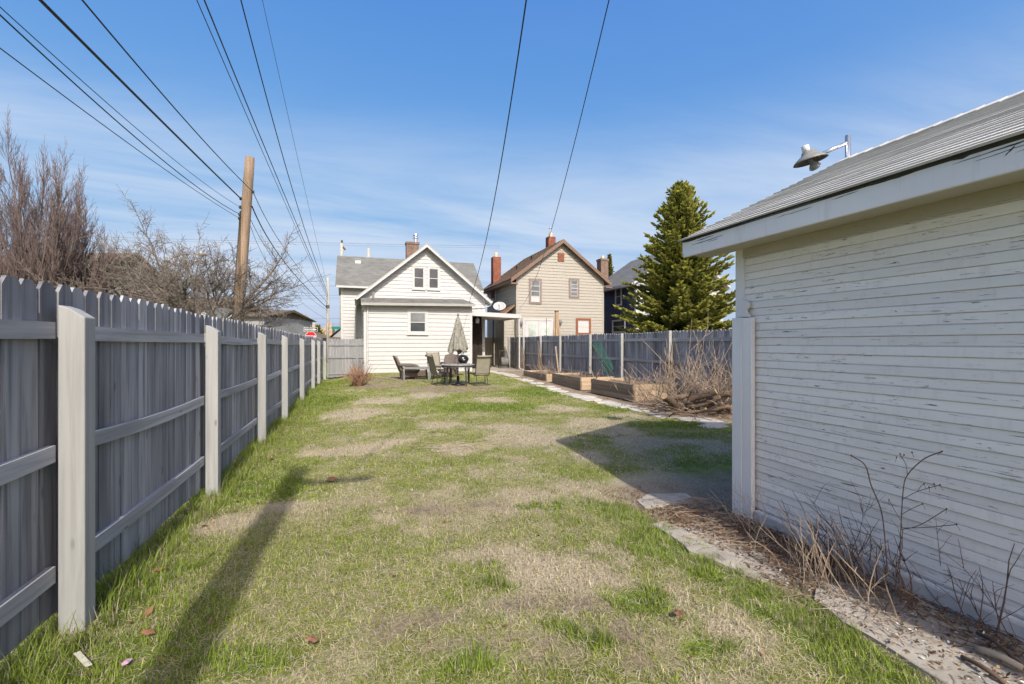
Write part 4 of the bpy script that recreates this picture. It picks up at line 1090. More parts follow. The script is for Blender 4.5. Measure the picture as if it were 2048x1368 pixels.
# wall lights
for px, py in ((1041.5, 646), (1119.5, 644)):
    x, z = onY(px, py, HY)
    wlx = thing('wall_light', 'dark wall lantern to the %s of the white double doors on the beige house' % ('left' if px < 1100 else 'right'), 'lamp', group='wall lanterns')
    MB().box(x - 0.03, x + 0.03, HY - 0.10, HY - 0.019, z + 0.05, z + 0.11).build('bracket', M['lamp_dark'], wlx)
    MB().lathe([(0.03, z + 0.16), (0.09, z + 0.08), (0.10, z + 0.07), (0.065, z - 0.14), (0.02, z - 0.18)], 10, Matrix.Translation((x, HY - 0.16, 0))).build('lantern', M['lamp_grey'], wlx, True)
# folded tan parasol behind the fence
tu = thing('folded_parasol', 'folded tan parasol standing behind the right fence', 'parasol')
tx, tz = onY(1113, 621, 24.6)
def folded(cx, cy, z0, z1, rb, rt, seed, ribs=8, sx=1.0):
    r = random.Random(seed); ph = r.uniform(0, 6)
    def f(u, v):
        th = u * 2 * math.pi; rr = rb + (rt - rb) * v ** 0.8
        rr *= 1 + 0.26 * math.sin(ribs * th + ph) + 0.10 * math.sin(3 * th + v * 6 + ph)
        zz = z0 + (z1 - z0) * v + (0.05 * math.sin(ribs * th + ph + 1) + 0.05 * math.sin(2 * th)) * (1 - v) ** 2
        return (cx + rr * math.cos(th) * sx, cy + rr * math.sin(th), zz)
    return MB().grid(f, 64, 20)
folded(tx, 24.6, 1.5, tz - 0.06, 0.24, 0.10, 3, 6).build('canopy', M['tan_cloth'], tu, True)
MB().tube([(tx, 24.6, -0.1), (tx, 24.6, tz)], 0.022, 8).build('pole', M['frame'], tu)
MB().lathe([(0.12, tz - 0.07), (0.12, tz - 0.01), (0.04, tz)], 12, Matrix.Translation((tx, 24.6, 0))).build('finial', M['frame'], tu)

# ================================================================ navy house
nh = thing('navy_house', 'navy blue house with grey roof half hidden by the spruce', 'house')
NX0, NX1, NY0, NY1 = 17.0, 24.0, 25.2, 33.5
MB().box(NX0, NX1, NY0, NY1, -0.1, 5.35).build('wall', M['navy'], nh)
MB().prism([(NX0, NY0, 5.35), (NX1, NY0, 5.35), (20.5, NY0, 7.75)], (0, 0.2, 0)).build('gable', M['vinyl'], nh)
siding(nh, M['navy'], 'x-', NX0, NY0 + 0.14, NY1, 0.2, 5.3, 0.18)
siding(nh, M['vinyl'], 'y-', NY0, NX0 + 0.14, NX1, 0.2, 5.3, 0.18)
MB().box(NX0 - 0.03, NX0 - 0.001, NY0, NY0 + 0.14, 0, 5.34).build('corner_trim', M['trim'], nh)
MB().box(NX0 - 0.03, NX0 + 0.14, NY0 - 0.03, NY0 - 0.001, 0, 5.34).build('corner_trim', M['trim'], nh)
for sx in (0, 1):
    fx = (lambda x: x) if sx == 0 else (lambda x: 41.0 - x)
    e0, e1, up = (fx(16.6), NY0 - 0.35, 5.42), (fx(16.6), 31.0, 5.42), (fx(20.5) - fx(16.6), 0, 2.62)
    slab(nh, 'roof', M['trim'], e0, e1, up, 0.10)
    courses(nh, M['shingle_blue'], Vector(e0) + Vector((0, 0, 0.001)), Vector(e1) + Vector((0, 0, 0.001)), up, 30)
MB().box(16.50, 16.60, NY0 - 0.3, 31.0, 5.24, 5.40).build('gutter', M['trim'], nh)
MB().box(16.60, NX0 - 0.03, NY0, 31.0, 5.26, 5.30).build('soffit', M['trim'], nh)
for (pl, pt, pr, pb) in ((1233, 576, 1243, 610), (1227, 641, 1250, 664)):
    ya, zt = onX(pr, pt, NX0); yb, z0 = onX(pl, pb, NX0)
    window(nh, 'x-', NX0 - 0.018, ya, yb, z0, zt, M['trim'], M['glass'], 0.09, 1, sill=False, dp=0.06)
ya, zt = onX(1249, 642, NX0); yb, z0 = onX(1228, 663, NX0)
for xx in (17.6, 19.6):
    window(nh, 'y-', NY0 - 0.016, xx, xx + 0.9, 3.4, 4.8, M['trim'], M['glass_pale'], 0.1, 1, sill=False)
chimney(nh, 17.45, 30.2, 0.62, 0.62, 5.3, 7.85, M['brick_old'], True, True, 0.25)
# ================================================================ trees
def grow(mb, r, p, d, L, rad, lvl, maxl, P):
    nseg = P.get('seg', 4) if lvl < maxl else 3
    pts = [Vector(p)]; dirs = [Vector(d).normalized()]; dv = dirs[0].copy()
    for i in range(nseg):
        j = Vector((r.gauss(0, 1), r.gauss(0, 1), r.gauss(0, 1))) * P['wob']
        dv = (dv + j + Vector((0, 0, P['up'][min(lvl, len(P['up']) - 1)]))).normalized()
        pts.append(pts[-1] + dv * (L / nseg)); dirs.append(dv.copy())
    taper = P.get('taper', 0.5)
    rs = [max(P['rmin'], rad * (1 - (1 - taper) * i / nseg)) for i in range(nseg + 1)]
    mb.tube(pts, rs, 5 if lvl == 0 else 4 if lvl < 2 else 3, cap=False)
    if lvl >= maxl: return
    k = P['kids'][min(lvl, len(P['kids']) - 1)]; k = max(1, int(round(k * r.uniform(0.8, 1.2))))
    for c in range(k):
        t = P['from'][min(lvl, len(P['from']) - 1)]; t = t + (1 - t) * (c + r.random()) / k
        i = min(nseg - 1, int(t * nseg)); f = t * nseg - i
        q = pts[i].lerp(pts[i + 1], f); bd = dirs[i]
        ax = bd.orthogonal().normalized(); ax.rotate(Matrix.Rotation(r.uniform(0, 2 * math.pi), 3, bd))
        ang = R(r.uniform(*P['ang'][min(lvl, len(P['ang']) - 1)]))
        nd = bd * math.cos(ang) + ax * math.sin(ang)
        sh = P['shrink'][min(lvl, len(P['shrink']) - 1)] * r.uniform(0.75, 1.25)
        grow(mb, r, q, nd, L * sh * (1.15 - 0.5 * t), max(P['rmin'], rs[i] * P.get('rk', 0.55)), lvl + 1, maxl, P)
    if lvl < maxl:
        grow(mb, r, pts[-1], dirs[-1], L * P['shrink'][min(lvl, len(P['shrink']) - 1)], rs[-1] * 0.9, lvl + 1, maxl, P)
def tree(name, label, cat, base, fn, trunk_mat, crown_mat, group=None):
    t = thing(name, label, cat, base, 0, group)
    tr, cr = MB(), MB(); fn(tr, cr)
    tr.build('trunk', trunk_mat, t); cr.build('crown', crown_mat, t); return t

# upright bare tree with a broom of steep stems
UP = dict(seg=5, wob=0.035, up=(0.05, 0.10, 0.10, 0.10), rmin=0.0052, taper=0.35, kids=(20, 8, 4), shrink=(0.21, 0.48, 0.5), ang=((12, 26), (12, 30), (14, 34)), rk=0.5)
UP['from'] = (0.12, 0.15, 0.2)
def upright(tr, cr, seed, stems, H, spread):
    r = random.Random(seed)
    tr.tube([(0, 0, -0.3), (0, 0, 0.5), (0.03, 0, 1.0)], [0.26, 0.22, 0.19], 8)
    for i in range(stems):
        a = r.uniform(0, 2 * math.pi); s = (i + 0.5) / stems; rr = spread * math.sqrt(s)
        hh = H * (1.0 - 0.42 * s) * r.uniform(0.9, 1.08)
        tip = Vector((rr * math.cos(a), rr * math.sin(a), hh)); b = Vector((0.12 * math.cos(a), 0.12 * math.sin(a), 0.7 + 0.3 * r.random()))
        d = (tip - b); L = d.length
        grow(cr, r, b, Vector((d.x * 1.5, d.y * 1.5, d.z)), L * 0.80, 0.050, 0, 3, UP)
for (px, dd, H, sp, sd, st, lab) in ((72, 17.5, 9.3, 2.5, 3, 34, 'tall upright bare tree with steep reddish stems at far left'),
                                    (-75, 18.5, 9.3, 2.2, 4, 22, 'upright bare tree cut off by the left edge of the picture'),
                                    (178, 19.5, 6.2, 1.8, 5, 22, 'shorter upright bare tree right of the tall reddish one')):
    p = atD(px, 686, dd)
    tree('upright_tree', lab, 'tree', (p.x, p.y, -0.1), lambda tr, cr: upright(tr, cr, sd, st, H, sp), M['bark'], M['bark_red'], 'bare upright trees beyond the fence')

# spreading bare trees
SP = dict(seg=4, wob=0.12, up=(0.04, 0.05, 0.03, 0.02), rmin=0.0055, taper=0.55, kids=(4, 5, 5, 5), shrink=(0.72, 0.62, 0.55, 0.5), ang=((30, 60), (30, 65), (30, 70), (35, 75)), rk=0.62)
SP['from'] = (0.4, 0.25, 0.2, 0.15)
def spreading(tr, cr, seed, limbs, H, spread, th):
    r = random.Random(seed)
    tr.tube([(0, 0, -0.3), (0.02, 0, th * 0.5), (0.05, 0.02, th)], [0.16, 0.13, 0.12], 8)
    for i in range(limbs):
        a = 2 * math.pi * (i + r.uniform(-0.25, 0.25)) / limbs; el = R(r.uniform(22, 60))
        d = Vector((math.cos(a) * math.cos(el), math.sin(a) * math.cos(el), math.sin(el)))
        grow(cr, r, (0.03, 0, th * r.uniform(0.75, 1.0)), d, spread * r.uniform(0.42, 0.55), 0.07, 0, 4, SP)
    grow(cr, r, (0.03, 0, th * 0.95), (0.1, 0, 1), (H - th) * 0.5, 0.075, 0, 4, SP)
for (px, dd, H, sp, th, sd, lm, lab) in ((415, 16.5, 5.6, 4.2, 2.2, 12, 8, 'wide spreading bare tree left of the wooden utility pole'),
                                         (235, 18.5, 6.2, 4.2, 2.0, 13, 6, 'bare spreading tree between the upright trees and the wide one'),
                                         (320, 22.0, 6.3, 4.0, 2.0, 14, 6, 'bare tree standing behind the two spreading trees'),
                                         ):
    p = atD(px, 686, dd)
    tree('bare_tree', lab, 'tree', (p.x, p.y, -0.1), lambda tr, cr: spreading(tr, cr, sd, lm, H, sp, th), M['bark_dark'], M['bark'], 'bare spreading trees beyond the fence')
# far bare trees low over the fence
SF = dict(SP); SF['rmin'] = 0.016; SF['kids'] = (4, 5, 4, 4)
for (px, dd, H, sd, lab) in ((545, 40, 3.9, 31, 'low bare tree far off just right of the wooden pole'), (585, 46, 4.0, 32, 'far bare tree left of the stop sign'), (603, 60, 5.2, 33, 'far reddish bare tree above the stop sign'),
                             (515, 52, 3.9, 34, 'far bare tree behind the foot of the wooden pole'), (668, 75, 3.6, 35, 'distant bare tree right of the pale pole')):
    p = atD(px, 686, dd)
    def ff(tr, cr):
        r = random.Random(sd); tr.tube([(0, 0, -0.3), (0, 0, 1.2)], [0.16, 0.12], 6)
        for i in range(7):
            a = r.uniform(0, 6.28); el = R(r.uniform(35, 85))
            grow(cr, r, (0, 0, r.uniform(0.6, 1.2)), (math.cos(a) * math.cos(el), math.sin(a) * math.cos(el), math.sin(el)), H * 0.36, 0.07, 0, 3, SF)
    tree('bare_tree', lab, 'tree', (p.x, p.y, -0.1), ff, M['bark'], M['bark_red'], 'far bare trees')

# ---------------------------------------------------------------- spruce
def spruce(base, H, Rb, seed, label, dens=1.0, name='spruce_tree', tintk=1.0):
    t = thing(name, label, 'tree', base)
    r = random.Random(seed); tr = MB().tube([(0, 0, -0.2), (0.02, 0, H * 0.5), (0, 0, H * 0.97)], [0.17, 0.10, 0.015], 8)
    tr.tube([(0, 0, H * 0.96), (0, 0, H * 1.04)], [0.02, 0.008], 4)
    V, T, C = [], [], []
    br = MB()
    def sprig(p, d, L, w, lit):
        d = d.normalized(); a = d.orthogonal().normalized(); a.rotate(Matrix.Rotation(r.uniform(0, 3.14), 3, d))
        col = (np.array((0.44, 0.44, 0.115)) * lit + np.array((0.14, 0.175, 0.055)) * (1 - lit)) * r.uniform(0.7, 1.3) * tintk  # sunlit tone outward, shaded tone inward, both put into the needle colour
        nn = 5
        for k in range(nn):
            ax = a.copy(); ax.rotate(Matrix.Rotation(math.pi * k / nn, 3, d))
            n0 = len(V)
            V.extend([p, p + d * (L * 0.45) + ax * w, p + d * L, p + d * (L * 0.45) - ax * w])
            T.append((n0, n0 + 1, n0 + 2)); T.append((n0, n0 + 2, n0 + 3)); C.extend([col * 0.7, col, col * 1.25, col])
    z = 0.35
    while z < H:
        fr = z / H
        RL = Rb * (1 - fr) ** 0.78 * (0.92 + 0.10 * math.sin(z * 5.3)) + 0.10
        nb = max(5, int((16 - 8 * fr) * dens))
        off = r.uniform(0, 6.28)
        for b in range(nb):
            a = off + 2 * math.pi * b / nb + r.uniform(-0.2, 0.2); L = RL * r.uniform(0.70, 1.10)
            dr = Vector((math.cos(a), math.sin(a), 0)); droop = R(-12 + 50 * fr + r.uniform(-10, 10))
            pts = []
            for i in range(6):
                s = i / 5; pts.append(Vector((0, 0, z)) + dr * (L * s * math.cos(droop)) + Vector((0, 0, L * (s * math.sin(droop) + 0.16 * s * s))))
            br.tube(pts, [0.025 * (1 - fr) + 0.008, 0.02 * (1 - fr) + 0.006, 0.014, 0.011, 0.008, 0.005], 3, False)
            n = max(3, int(L / 0.105))
            for i in range(n + 1):
                s = 0.12 + 0.88 * i / n; q = s * 5; k = min(4, int(q)); p = pts[k].lerp(pts[k + 1], q - k); bd = (pts[k + 1] - pts[k]).normalized()
                side = bd.cross(Vector((0, 0, 1))).normalized()
                bl = 0.36 * (1.12 - s) * (0.5 + L / 2.4) + 0.10
                for sg in (-1, 1):
                    nd = (bd * 0.75 + side * sg * r.uniform(0.6, 1.0) + Vector((0, 0, r.uniform(-0.25, 0.12)))).normalized()
                    m = max(1, int(bl / 0.13))
                    for j in range(m):
                        pp = p + nd * (bl * j / m)
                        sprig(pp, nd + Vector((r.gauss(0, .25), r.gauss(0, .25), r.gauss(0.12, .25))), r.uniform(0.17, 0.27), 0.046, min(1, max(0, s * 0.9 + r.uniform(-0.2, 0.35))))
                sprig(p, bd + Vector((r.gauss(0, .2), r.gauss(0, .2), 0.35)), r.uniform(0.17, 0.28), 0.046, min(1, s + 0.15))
        z += 0.19 + 0.09 * (1 - fr)
    tr.build('trunk', M['bark_dark'], t); br.build('branches', M['bark_dark'], t)
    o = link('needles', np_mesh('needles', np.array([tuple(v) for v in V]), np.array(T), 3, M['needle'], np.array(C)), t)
    return t
sp_p = atD(1362, 686, 19.0)
spruce((sp_p.x, sp_p.y, -0.05), 8.15, 3.3, 5, 'big yellow-green spruce behind the right fence')
p = atD(636, 686, 55); spruce((p.x, p.y, -0.1), 3.7, 1.5, 6, 'small far evergreen right of the stop sign', 0.5, tintk=0.8)
p = atD(1219, 686, 60); spruce((p.x, p.y, -0.1), 13.2, 1.8, 7, 'tip of a far conifer between the brick chimney and the navy house', 0.5, tintk=0.6)

# ================================================================ poles and overhead lines
up1 = thing('utility_pole', 'brown wooden utility pole leaning right behind the left fence', 'utility pole')
pb = atD(473, 686, 17.0); pt = atD(500, 315, 17.0)
dirp = (pt - pb) / (pt.z - pb.z); b0 = pb + dirp * (-0.3 - pb.z)
MB().tube([b0, b0 + dirp * 4.2, b0 + dirp * 8.0, pt + Vector((0, 0, -0.0))], [0.19, 0.178, 0.165, 0.155], 18).build('pole', M['pole'], up1, True)
MB().tube([pb + dirp * 0.2 + Vector((-0.19, -0.05, 0)), pb + dirp * 4.9 + Vector((-0.175, -0.05, 0))], 0.022, 6).build('conduit', M['lamp_dark'], up1)
def onpole(py): return pb + dirp * ((686 - py) * 17.0 / F)
for py, s in ((383, 1), (399, -1), (416, -1), (430, -1), (438, -1)):
    c = onpole(py); MB().lathe([(0.03, -0.06), (0.05, -0.04), (0.05, 0.03), (0.025, 0.06)], 10, Matrix.Translation(c + Vector((0.19 * s, -0.05, 0)))).build('insulator', M['lamp_dark'], up1)
up2 = thing('utility_pole', 'slim pale utility pole between the stop sign and the white house', 'utility pole')
p2 = atD(655.5, 686, 39)
MB().tube([(p2.x, p2.y, -0.2), (p2.x, p2.y, EYE + 131 * 39 / F)], [0.125, 0.10], 12).build('pole', M['pole_pale'], up2, True)
MB().box(p2.x - 0.14, p2.x + 0.14, p2.y - 0.14, p2.y + 0.14, EYE + 3.0, EYE + 3.25).build('clamp', M['lamp_dark'], up2)
for px, py, lab in ((683, 486, 'wooden pole with an insulator showing above the left end of the white house roof'), (737, 497, 'plain wooden pole top showing above the white house roof')):
    up = thing('utility_pole', lab, 'utility pole'); q = atD(px, py, 62)
    MB().tube([(q.x, q.y, -0.2), (q.x, q.y, q.z)], [0.24, 0.19], 10).build('pole', M['pole_pale'], up, True)
    if px == 683: MB().lathe([(0.10, 0), (0.16, 0.1), (0.10, 0.2), (0.16, 0.3), (0.05, 0.4)], 10, Matrix.Translation((q.x + 0.05, q.y, q.z))).build('insulator', M['lamp_dark'], up); MB().tube([(q.x + 0.16, q.y, q.z - 0.5), (q.x + 0.5, q.y, q.z - 0.9)], 0.12, 8).build('bracket', M['lamp_dark'], up)
# pole behind the photographer whose shadow lies on the lawn
up3 = thing('utility_pole', 'wooden utility pole with a side arm whose long shadow falls across the lawn', 'utility pole', (-1.0, -2.97, 0))
MB().tube([(-0.02, 0, -0.4), (0.46, 0, 8.2)], [0.165, 0.12], 14).build('pole', M['pole'], up3, True)
MB().box(0.42, 1.32, -0.20, -0.13, 7.72, 7.84).build('side_arm', M['pole'], up3)
up3x = Vector((-1.0, -2.97, 0))

def spline(P, n):
    P = [Vector(p) for p in P]; out = []
    for i in range(len(P) - 1):
        a = P[i - 1] if i else P[0] * 2 - P[1]; b, c = P[i], P[i + 1]; d = P[i + 2] if i + 2 < len(P) else P[-1] * 2 - P[-2]
        for k in range(n):
            t = k / n
            out.append(0.5 * ((2 * b) + (c - a) * t + (2 * a - 5 * b + 4 * c - d) * t * t + (3 * b - a - 3 * c + d) * t ** 3))
    out.append(P[-1]); return out
def wire(name, label, pts, rad, mat='wire', group='overhead lines', n=10, back=None):
    P = np.array([tuple(p) for p in pts]); dy = np.concatenate([[0], np.cumsum(np.linalg.norm(np.diff(P, axis=0), axis=1))])
    deg = min(2, len(P) - 1); wt = np.ones(len(P)); wt[-1] = 30.0
    if back is None: wt[0] = 30.0
    cf_ = [np.polyfit(dy, P[:, k], deg, w=wt) for k in range(3)]
    t0 = -back if back else 0.0
    ts = np.concatenate([np.linspace(t0, 0, 12)[:-1], np.linspace(0, dy[-1], 40)]) if back else np.linspace(0, dy[-1], 40)
    q_ = [Vector((np.polyval(cf_[0], t), np.polyval(cf_[1], t), np.polyval(cf_[2], t))) for t in ts]
    o = MB().tube(q_, rad, 5).build(name, M[mat], None, True); return tag(o, label, 'cable', group)
def wx(px, py, X): y, z = onX(px, py, X); return Vector((X, y, z))
def ext(P, k, dz=0.0):      # carry a line on past its first surveyed point, behind the camera
    a, b = P[0], P[1]; d = (a - b).normalized(); return [a + d * k + Vector((0, 0, dz))] + P
q = lambda py, s=-1: onpole(py) + Vector((0.19 * s, -0.05, 0))
wire('cable', 'lowest thin cable reaching the wooden pole from the left edge', [wx(0, 95, -4.2), wx(200, 247, -4.2), wx(350, 352, -4.15), q(438)], 0.008, back=12)
wire('cable', 'thin cable of the close pair running to the wooden pole', [wx(0, 32, -4.2), wx(150, 165, -4.2), wx(330, 325, -4.15), q(430)], 0.011, back=12)
wire('cable', 'upper cable of the close pair running to the wooden pole', [wx(0, 17, -4.15), wx(150, 145, -4.15), wx(330, 306, -4.1), q(416)], 0.007, back=12)
wire('power_line', 'thick bundled black cable running down to the wooden pole', [wx(78, 0, -4.05), wx(235, 150, -4.05), wx(380, 300, -4.05), q(399)], 0.024, back=12)
wire('power_line', 'black line passing the right side of the wooden pole near its top', [wx(163, 0, -3.7), wx(260, 110, -3.7), wx(380, 252, -3.7), q(383, 1)], 0.014, back=12)
fp = Vector((p2.x, p2.y, 0))
far = lambda py: Vector((p2.x, p2.y - 0.12, EYE + (686 - py) * 39 / F))
wire('power_line', 'black line from the wooden pole top down to the pale pole', [q(383, 1), wx(545, 455, -3.75), wx(600, 540, -3.75), far(606)], 0.014)
wire('power_line', 'thick cable from the wooden pole down to the pale pole', [q(412, 1), wx(545, 487, -3.8), wx(600, 560, -3.8), far(617)], 0.024)
wire('cable', 'thin slack cable from the wooden pole toward the pale pole', [q(440, 1), wx(545, 510, -3.85), wx(590, 570, -3.8), far(622)], 0.010)
wire('cable', 'lower slack cable from the wooden pole toward the pale pole', [q(452, 1), wx(540, 530, -3.85), wx(600, 600, -3.8), far(640)], 0.008)
wire('power_line', 'left line of the close high pair sloping toward the pale pole', [wx(391, 0, -3.3), wx(470, 170, -3.3), wx(580, 430, -3.3), far(598)], 0.011, back=12)
wire('power_line', 'right line of the close high pair sloping toward the pale pole', [wx(405, 0, -3.25), wx(482, 170, -3.25), wx(585, 430, -3.25), far(592)], 0.017, back=12)
wire('power_line', 'black high line in the middle of the left group', [wx(481, 0, -2.9), wx(530, 180, -2.9), wx(605, 445, -2.9), far(586)], 0.017, back=12)
wire('cable', 'thin grey line rightmost of the left group of wires', [wx(527, 0, -2.6), wx(562, 180, -2.6), wx(622, 430, -2.6), far(575)], 0.008, 'wire_grey', back=12)
arm = lambda x: up3x + Vector((x, -0.13, 7.86))
h1 = Vector((5.95, 25.44, 3.62))
wire('service_line', 'twisted black service line dropping to the gable of the white house', [arm(0.95), atD(1045, 0, 5.6), atD(1022, 170, 8.4), atD(990, 410, 14.5), h1], 0.0125)
h2 = Vector(onY(1041, 616, 26.36)); h2 = Vector((h2.x, 26.36, h2.y))
wire('service_line', 'thin black service line dropping to the beige house', [arm(1.25), atD(1231, 0, 5.2), atD(1195, 145, 6.8), atD(1101, 455, 12.5), atD(1063, 556, 20.0), h2], 0.0075)
# lines crossing the street far away
for k, (pya, pyb, th_) in enumerate(((472, 480, 0.03), (476, 484, 0.02), (566, 572, 0.03), (592, 590, 0.03), (596, 596, 0.02), (634, 637, 0.03), (646, 648, 0.03))):
    lab = ('upper far line crossing behind the bare trees', 'second far line just below the topmost one', 'far line crossing left of the white house at gutter height', 'upper of the far line pair left of the white house', 'lower of the far line pair left of the white house',
           'low far line crossing just above the stop sign', 'lowest far line crossing at the top of the arrow sign')[k]
    a, b = atD(150, pya, 66), atD(690 if k > 1 else 1000, pyb + (0 if k > 1 else 12), 66)
    mid = (a + b) / 2 - Vector((0, 0, 0.15))
    wire('cable', lab, [a, mid, b], th_ * 0.55, 'wire_grey', 'far street lines', 6)

# street lamp beyond the trees
sl_ = thing('street_lamp', 'pale cobra-head street lamp rising behind the bare trees', 'street lamp')
a = atD(328, 686, 34); z0 = EYE + (686 - 528) * 34 / F; e = atD(395, 508, 34)
MB().tube(spline([(a.x, a.y, -0.2), (a.x, a.y, z0 * 0.9), (a.x + 0.1, a.y, z0), (a.x * 0.6 + e.x * 0.4, a.y * 0.6 + e.y * 0.4, e.z - 0.1), (e.x, e.y, e.z + 0.05)], 6), 0.055, 8).build('pole', M['pole_pale'], sl_, True)
dv = Vector((e.x - a.x, e.y - a.y, 0)).normalized()
MB().lathe([(0.03, -0.35), (0.16, -0.22), (0.2, 0.05), (0.14, 0.3), (0.03, 0.4)], 12, Matrix.Translation(e + dv * 0.3) @ dv.to_track_quat('Z', 'Y').to_matrix().to_4x4()).build('lamp_head', M['dish'], sl_, True)

# ================================================================ signs
def text_mesh(txt, size, ext, mat, name, parent, loc, rz, sx=1.0):
    cu = bpy.data.curves.new('lettering', 'FONT'); cu.body = txt; cu.size = size; cu.align_x = 'CENTER'; cu.align_y = 'CENTER'; cu.extrude = ext; cu.offset = size * 0.018
    ob = bpy.data.objects.new('tmp', cu); COL.objects.link(ob)
    bpy.context.view_layer.update()
    me = bpy.data.meshes.new_from_object(ob.evaluated_get(bpy.context.evaluated_depsgraph_get()))
    bpy.data.objects.remove(ob); me.materials.clear(); me.materials.append(mat)
    o = link(name, me, parent, loc); o.rotation_euler = (R(90), 0, rz); o.scale = (sx, 1, 1); return o
sx_, sy_ = atD(621.5, 686, 32.5).x, atD(621.5, 686, 32.5).y
face = -TH * 0.3
sg = thing('stop_sign', 'red octagonal STOP sign on a post beyond the left fence', 'sign', (sx_, sy_, 0), face)
zc_ = EYE + (686 - 673.5) * 32.5 / F
oct_ = lambda rr, y: [(rr * math.cos(R(22.5 + 45 * k)), y, zc_ + rr * math.sin(R(22.5 + 45 * k))) for k in range(8)]
MB().tube([(0, 0.03, -0.2), (0, 0.03, zc_ + 0.85)], 0.025, 8).build('post', M['steel'], sg)
MB().prism(oct_(0.405, 0.0), (0, -0.004, 0)).build('border', M['sign_white'], sg)
MB().prism(oct_(0.375, -0.0045), (0, -0.003, 0)).build('plate', M['red'], sg)
text_mesh('STOP', 0.30, 0.002, M['sign_white'], 'lettering', sg, (0, -0.010, zc_ - 0.02), 0, 0.92)
ow = thing('one_way_sign', 'black and white ONE WAY arrow sign mounted above the stop sign', 'sign', (sx_, sy_, 0), face)
zo = EYE + (686 - 659) * 32.5 / F
MB().box(-0.455, 0.455, -0.006, 0.0, zo - 0.155, zo + 0.155).build('border', M['sign_white'], ow)
MB().box(-0.43, 0.43, -0.010, -0.0065, zo - 0.13, zo + 0.13).build('plate', M['sign_black'], ow)
MB().prism([(-0.40, -0.0105, zo - 0.065), (0.17, -0.0105, zo - 0.065), (0.17, -0.0105, zo - 0.115), (0.40, -0.0105, zo), (0.17, -0.0105, zo + 0.115), (0.17, -0.0105, zo + 0.065), (-0.40, -0.0105, zo + 0.065)], (0, -0.003, 0)).build('arrow', M['sign_white'], ow)
text_mesh('ONE WAY', 0.115, 0.001, M['sign_black'], 'lettering', ow, (-0.10, -0.0150, zo), 0)
MB().box(-0.015, 0.015, 0.001, 0.035, zo - 0.1, zo + 0.1).build('bracket', M['steel'], ow)
ss_ = thing('street_sign', 'green street name sign on the pale pole near the white house corner', 'sign')
a, b = atD(663.5, 653, 38.6), atD(680, 658.3, 38.6)
MB().hexa([(a.x, a.y, b.z), (b.x, b.y, b.z), (b.x, b.y + 0.02, b.z), (a.x, a.y + 0.02, b.z), (a.x, a.y, a.z), (b.x, b.y, a.z), (b.x, b.y + 0.02, a.z), (a.x, a.y + 0.02, a.z)]).build('plate', M['sign_green'], ss_)
MB().tube([(p2.x, p2.y - 0.1, (a.z + b.z) / 2), (a.x + 0.05, a.y + 0.01, (a.z + b.z) / 2)], 0.02, 6).build('bracket', M['steel'], ss_)

# ================================================================ buildings far left and beyond
def far_house(name, label, px0, px1, pye, pyr, dd, wall, roof, depth=8, ridge='u', wins=2):
    """house seen end-on or side-on: eave and ridge heights measured at distance dd"""
    a, b = atD(px0, 686, dd), atD(px1, 686, dd); ze = EYE + (686 - pye) * dd / F; zr = EYE + (686 - pyr) * dd / F
    u = Vector((b.x - a.x, b.y - a.y, 0)); Wd = u.length; u.normalize(); v = Vector((-u.y, u.x, 0))
    ang = math.atan2(u.y, u.x)
    h = thing(name, label, 'house', (a.x, a.y, 0), ang)
    MB().box(0, Wd, 0, depth, -0.2, ze).build('wall', wall, h)
    if ridge == 'u':
        m = MB().prism([(-0.3, -0.35, ze - 0.05), (-0.3, depth / 2, zr), (-0.3, depth + 0.35, ze - 0.05), (-0.3, depth / 2, zr - 0.2), ], (Wd + 0.6, 0, 0))
        m.prism([(0, 0.05, ze), (0, depth - 0.05, ze), (0, depth / 2, zr - 0.2)], (Wd, 0, 0))
    else:
        m = MB().prism([(-0.35, -0.3, ze - 0.05), (Wd / 2, -0.3, zr), (Wd + 0.35, -0.3, ze - 0.05), (Wd / 2, -0.3, zr - 0.2)], (0, depth + 0.6, 0))
        MB().prism([(0.05, 0, ze), (Wd - 0.05, 0, ze), (Wd / 2, 0, zr - 0.25)], (0, depth, 0)).build('gable', wall, h)
    m.build('roof', roof, h)
    for k in range(wins):
        x = Wd * (k + 1) / (wins + 1)
        window(h, 'y-', 0.0, x - 0.35, x + 0.35, 1.0, min(2.3, ze - 0.3), M['trim'], M['glass'], 0.08, 1, sill=False, dp=0.04)
    return h
far_house('far_house', 'brown roofed house behind the upright trees at far left', -120, 150, 560, 478, 26, M['cream_wall'], M['shingle_dark'], 8)
far_house('far_house', 'white house glimpsed behind the wide spreading bare tree', 262, 412, 612, 585, 30, M['cream_wall'], M['shingle_dark'], 7, 'u', 3)
far_house('far_house', 'grey house with a low brown roof beside the foot of the wooden pole', 414, 528, 632, 612, 33, M['grey_wall'], M['shingle_dark'], 8, 'u', 2)
far_house('far_house', 'dark little house over the fence left of the stop sign', 566, 604, 674, 662, 48, M['grey_wall'], M['shingle_dark'], 7, 'v', 1)
far_house('far_house', 'small brown gabled house just left of the white house', 662, 712, 676, 650, 58, M['grey_wall'], M['shingle_dark'], 8, 'v', 1)
far_house('far_house', 'lower gabled house beside the pale pole', 660, 676, 683, 674, 50, M['cream_wall'], M['shingle_dark'], 6, 'v', 1)
tb = thing('brick_building', 'tan brick building with a square chimney tower behind the pale pole', 'building')
a, b = atD(640, 656, 66), atD(664, 656, 66)
MB().box(a.x, b.x, a.y, a.y + 8, -0.2, a.z).build('wall', M['tan_brick'], tb)
c = atD(651, 646, 66); MB().box(c.x, c.x + 0.75, c.y - 0.2, c.y + 1, -0.2, c.z).build('chimney', M['tan_brick'], tb)
c = atD(659.5, 646, 66); MB().box(c.x, c.x + 0.35, c.y - 0.2, c.y + 1, -0.2, c.z).build('chimney', M['tan_brick'], tb)
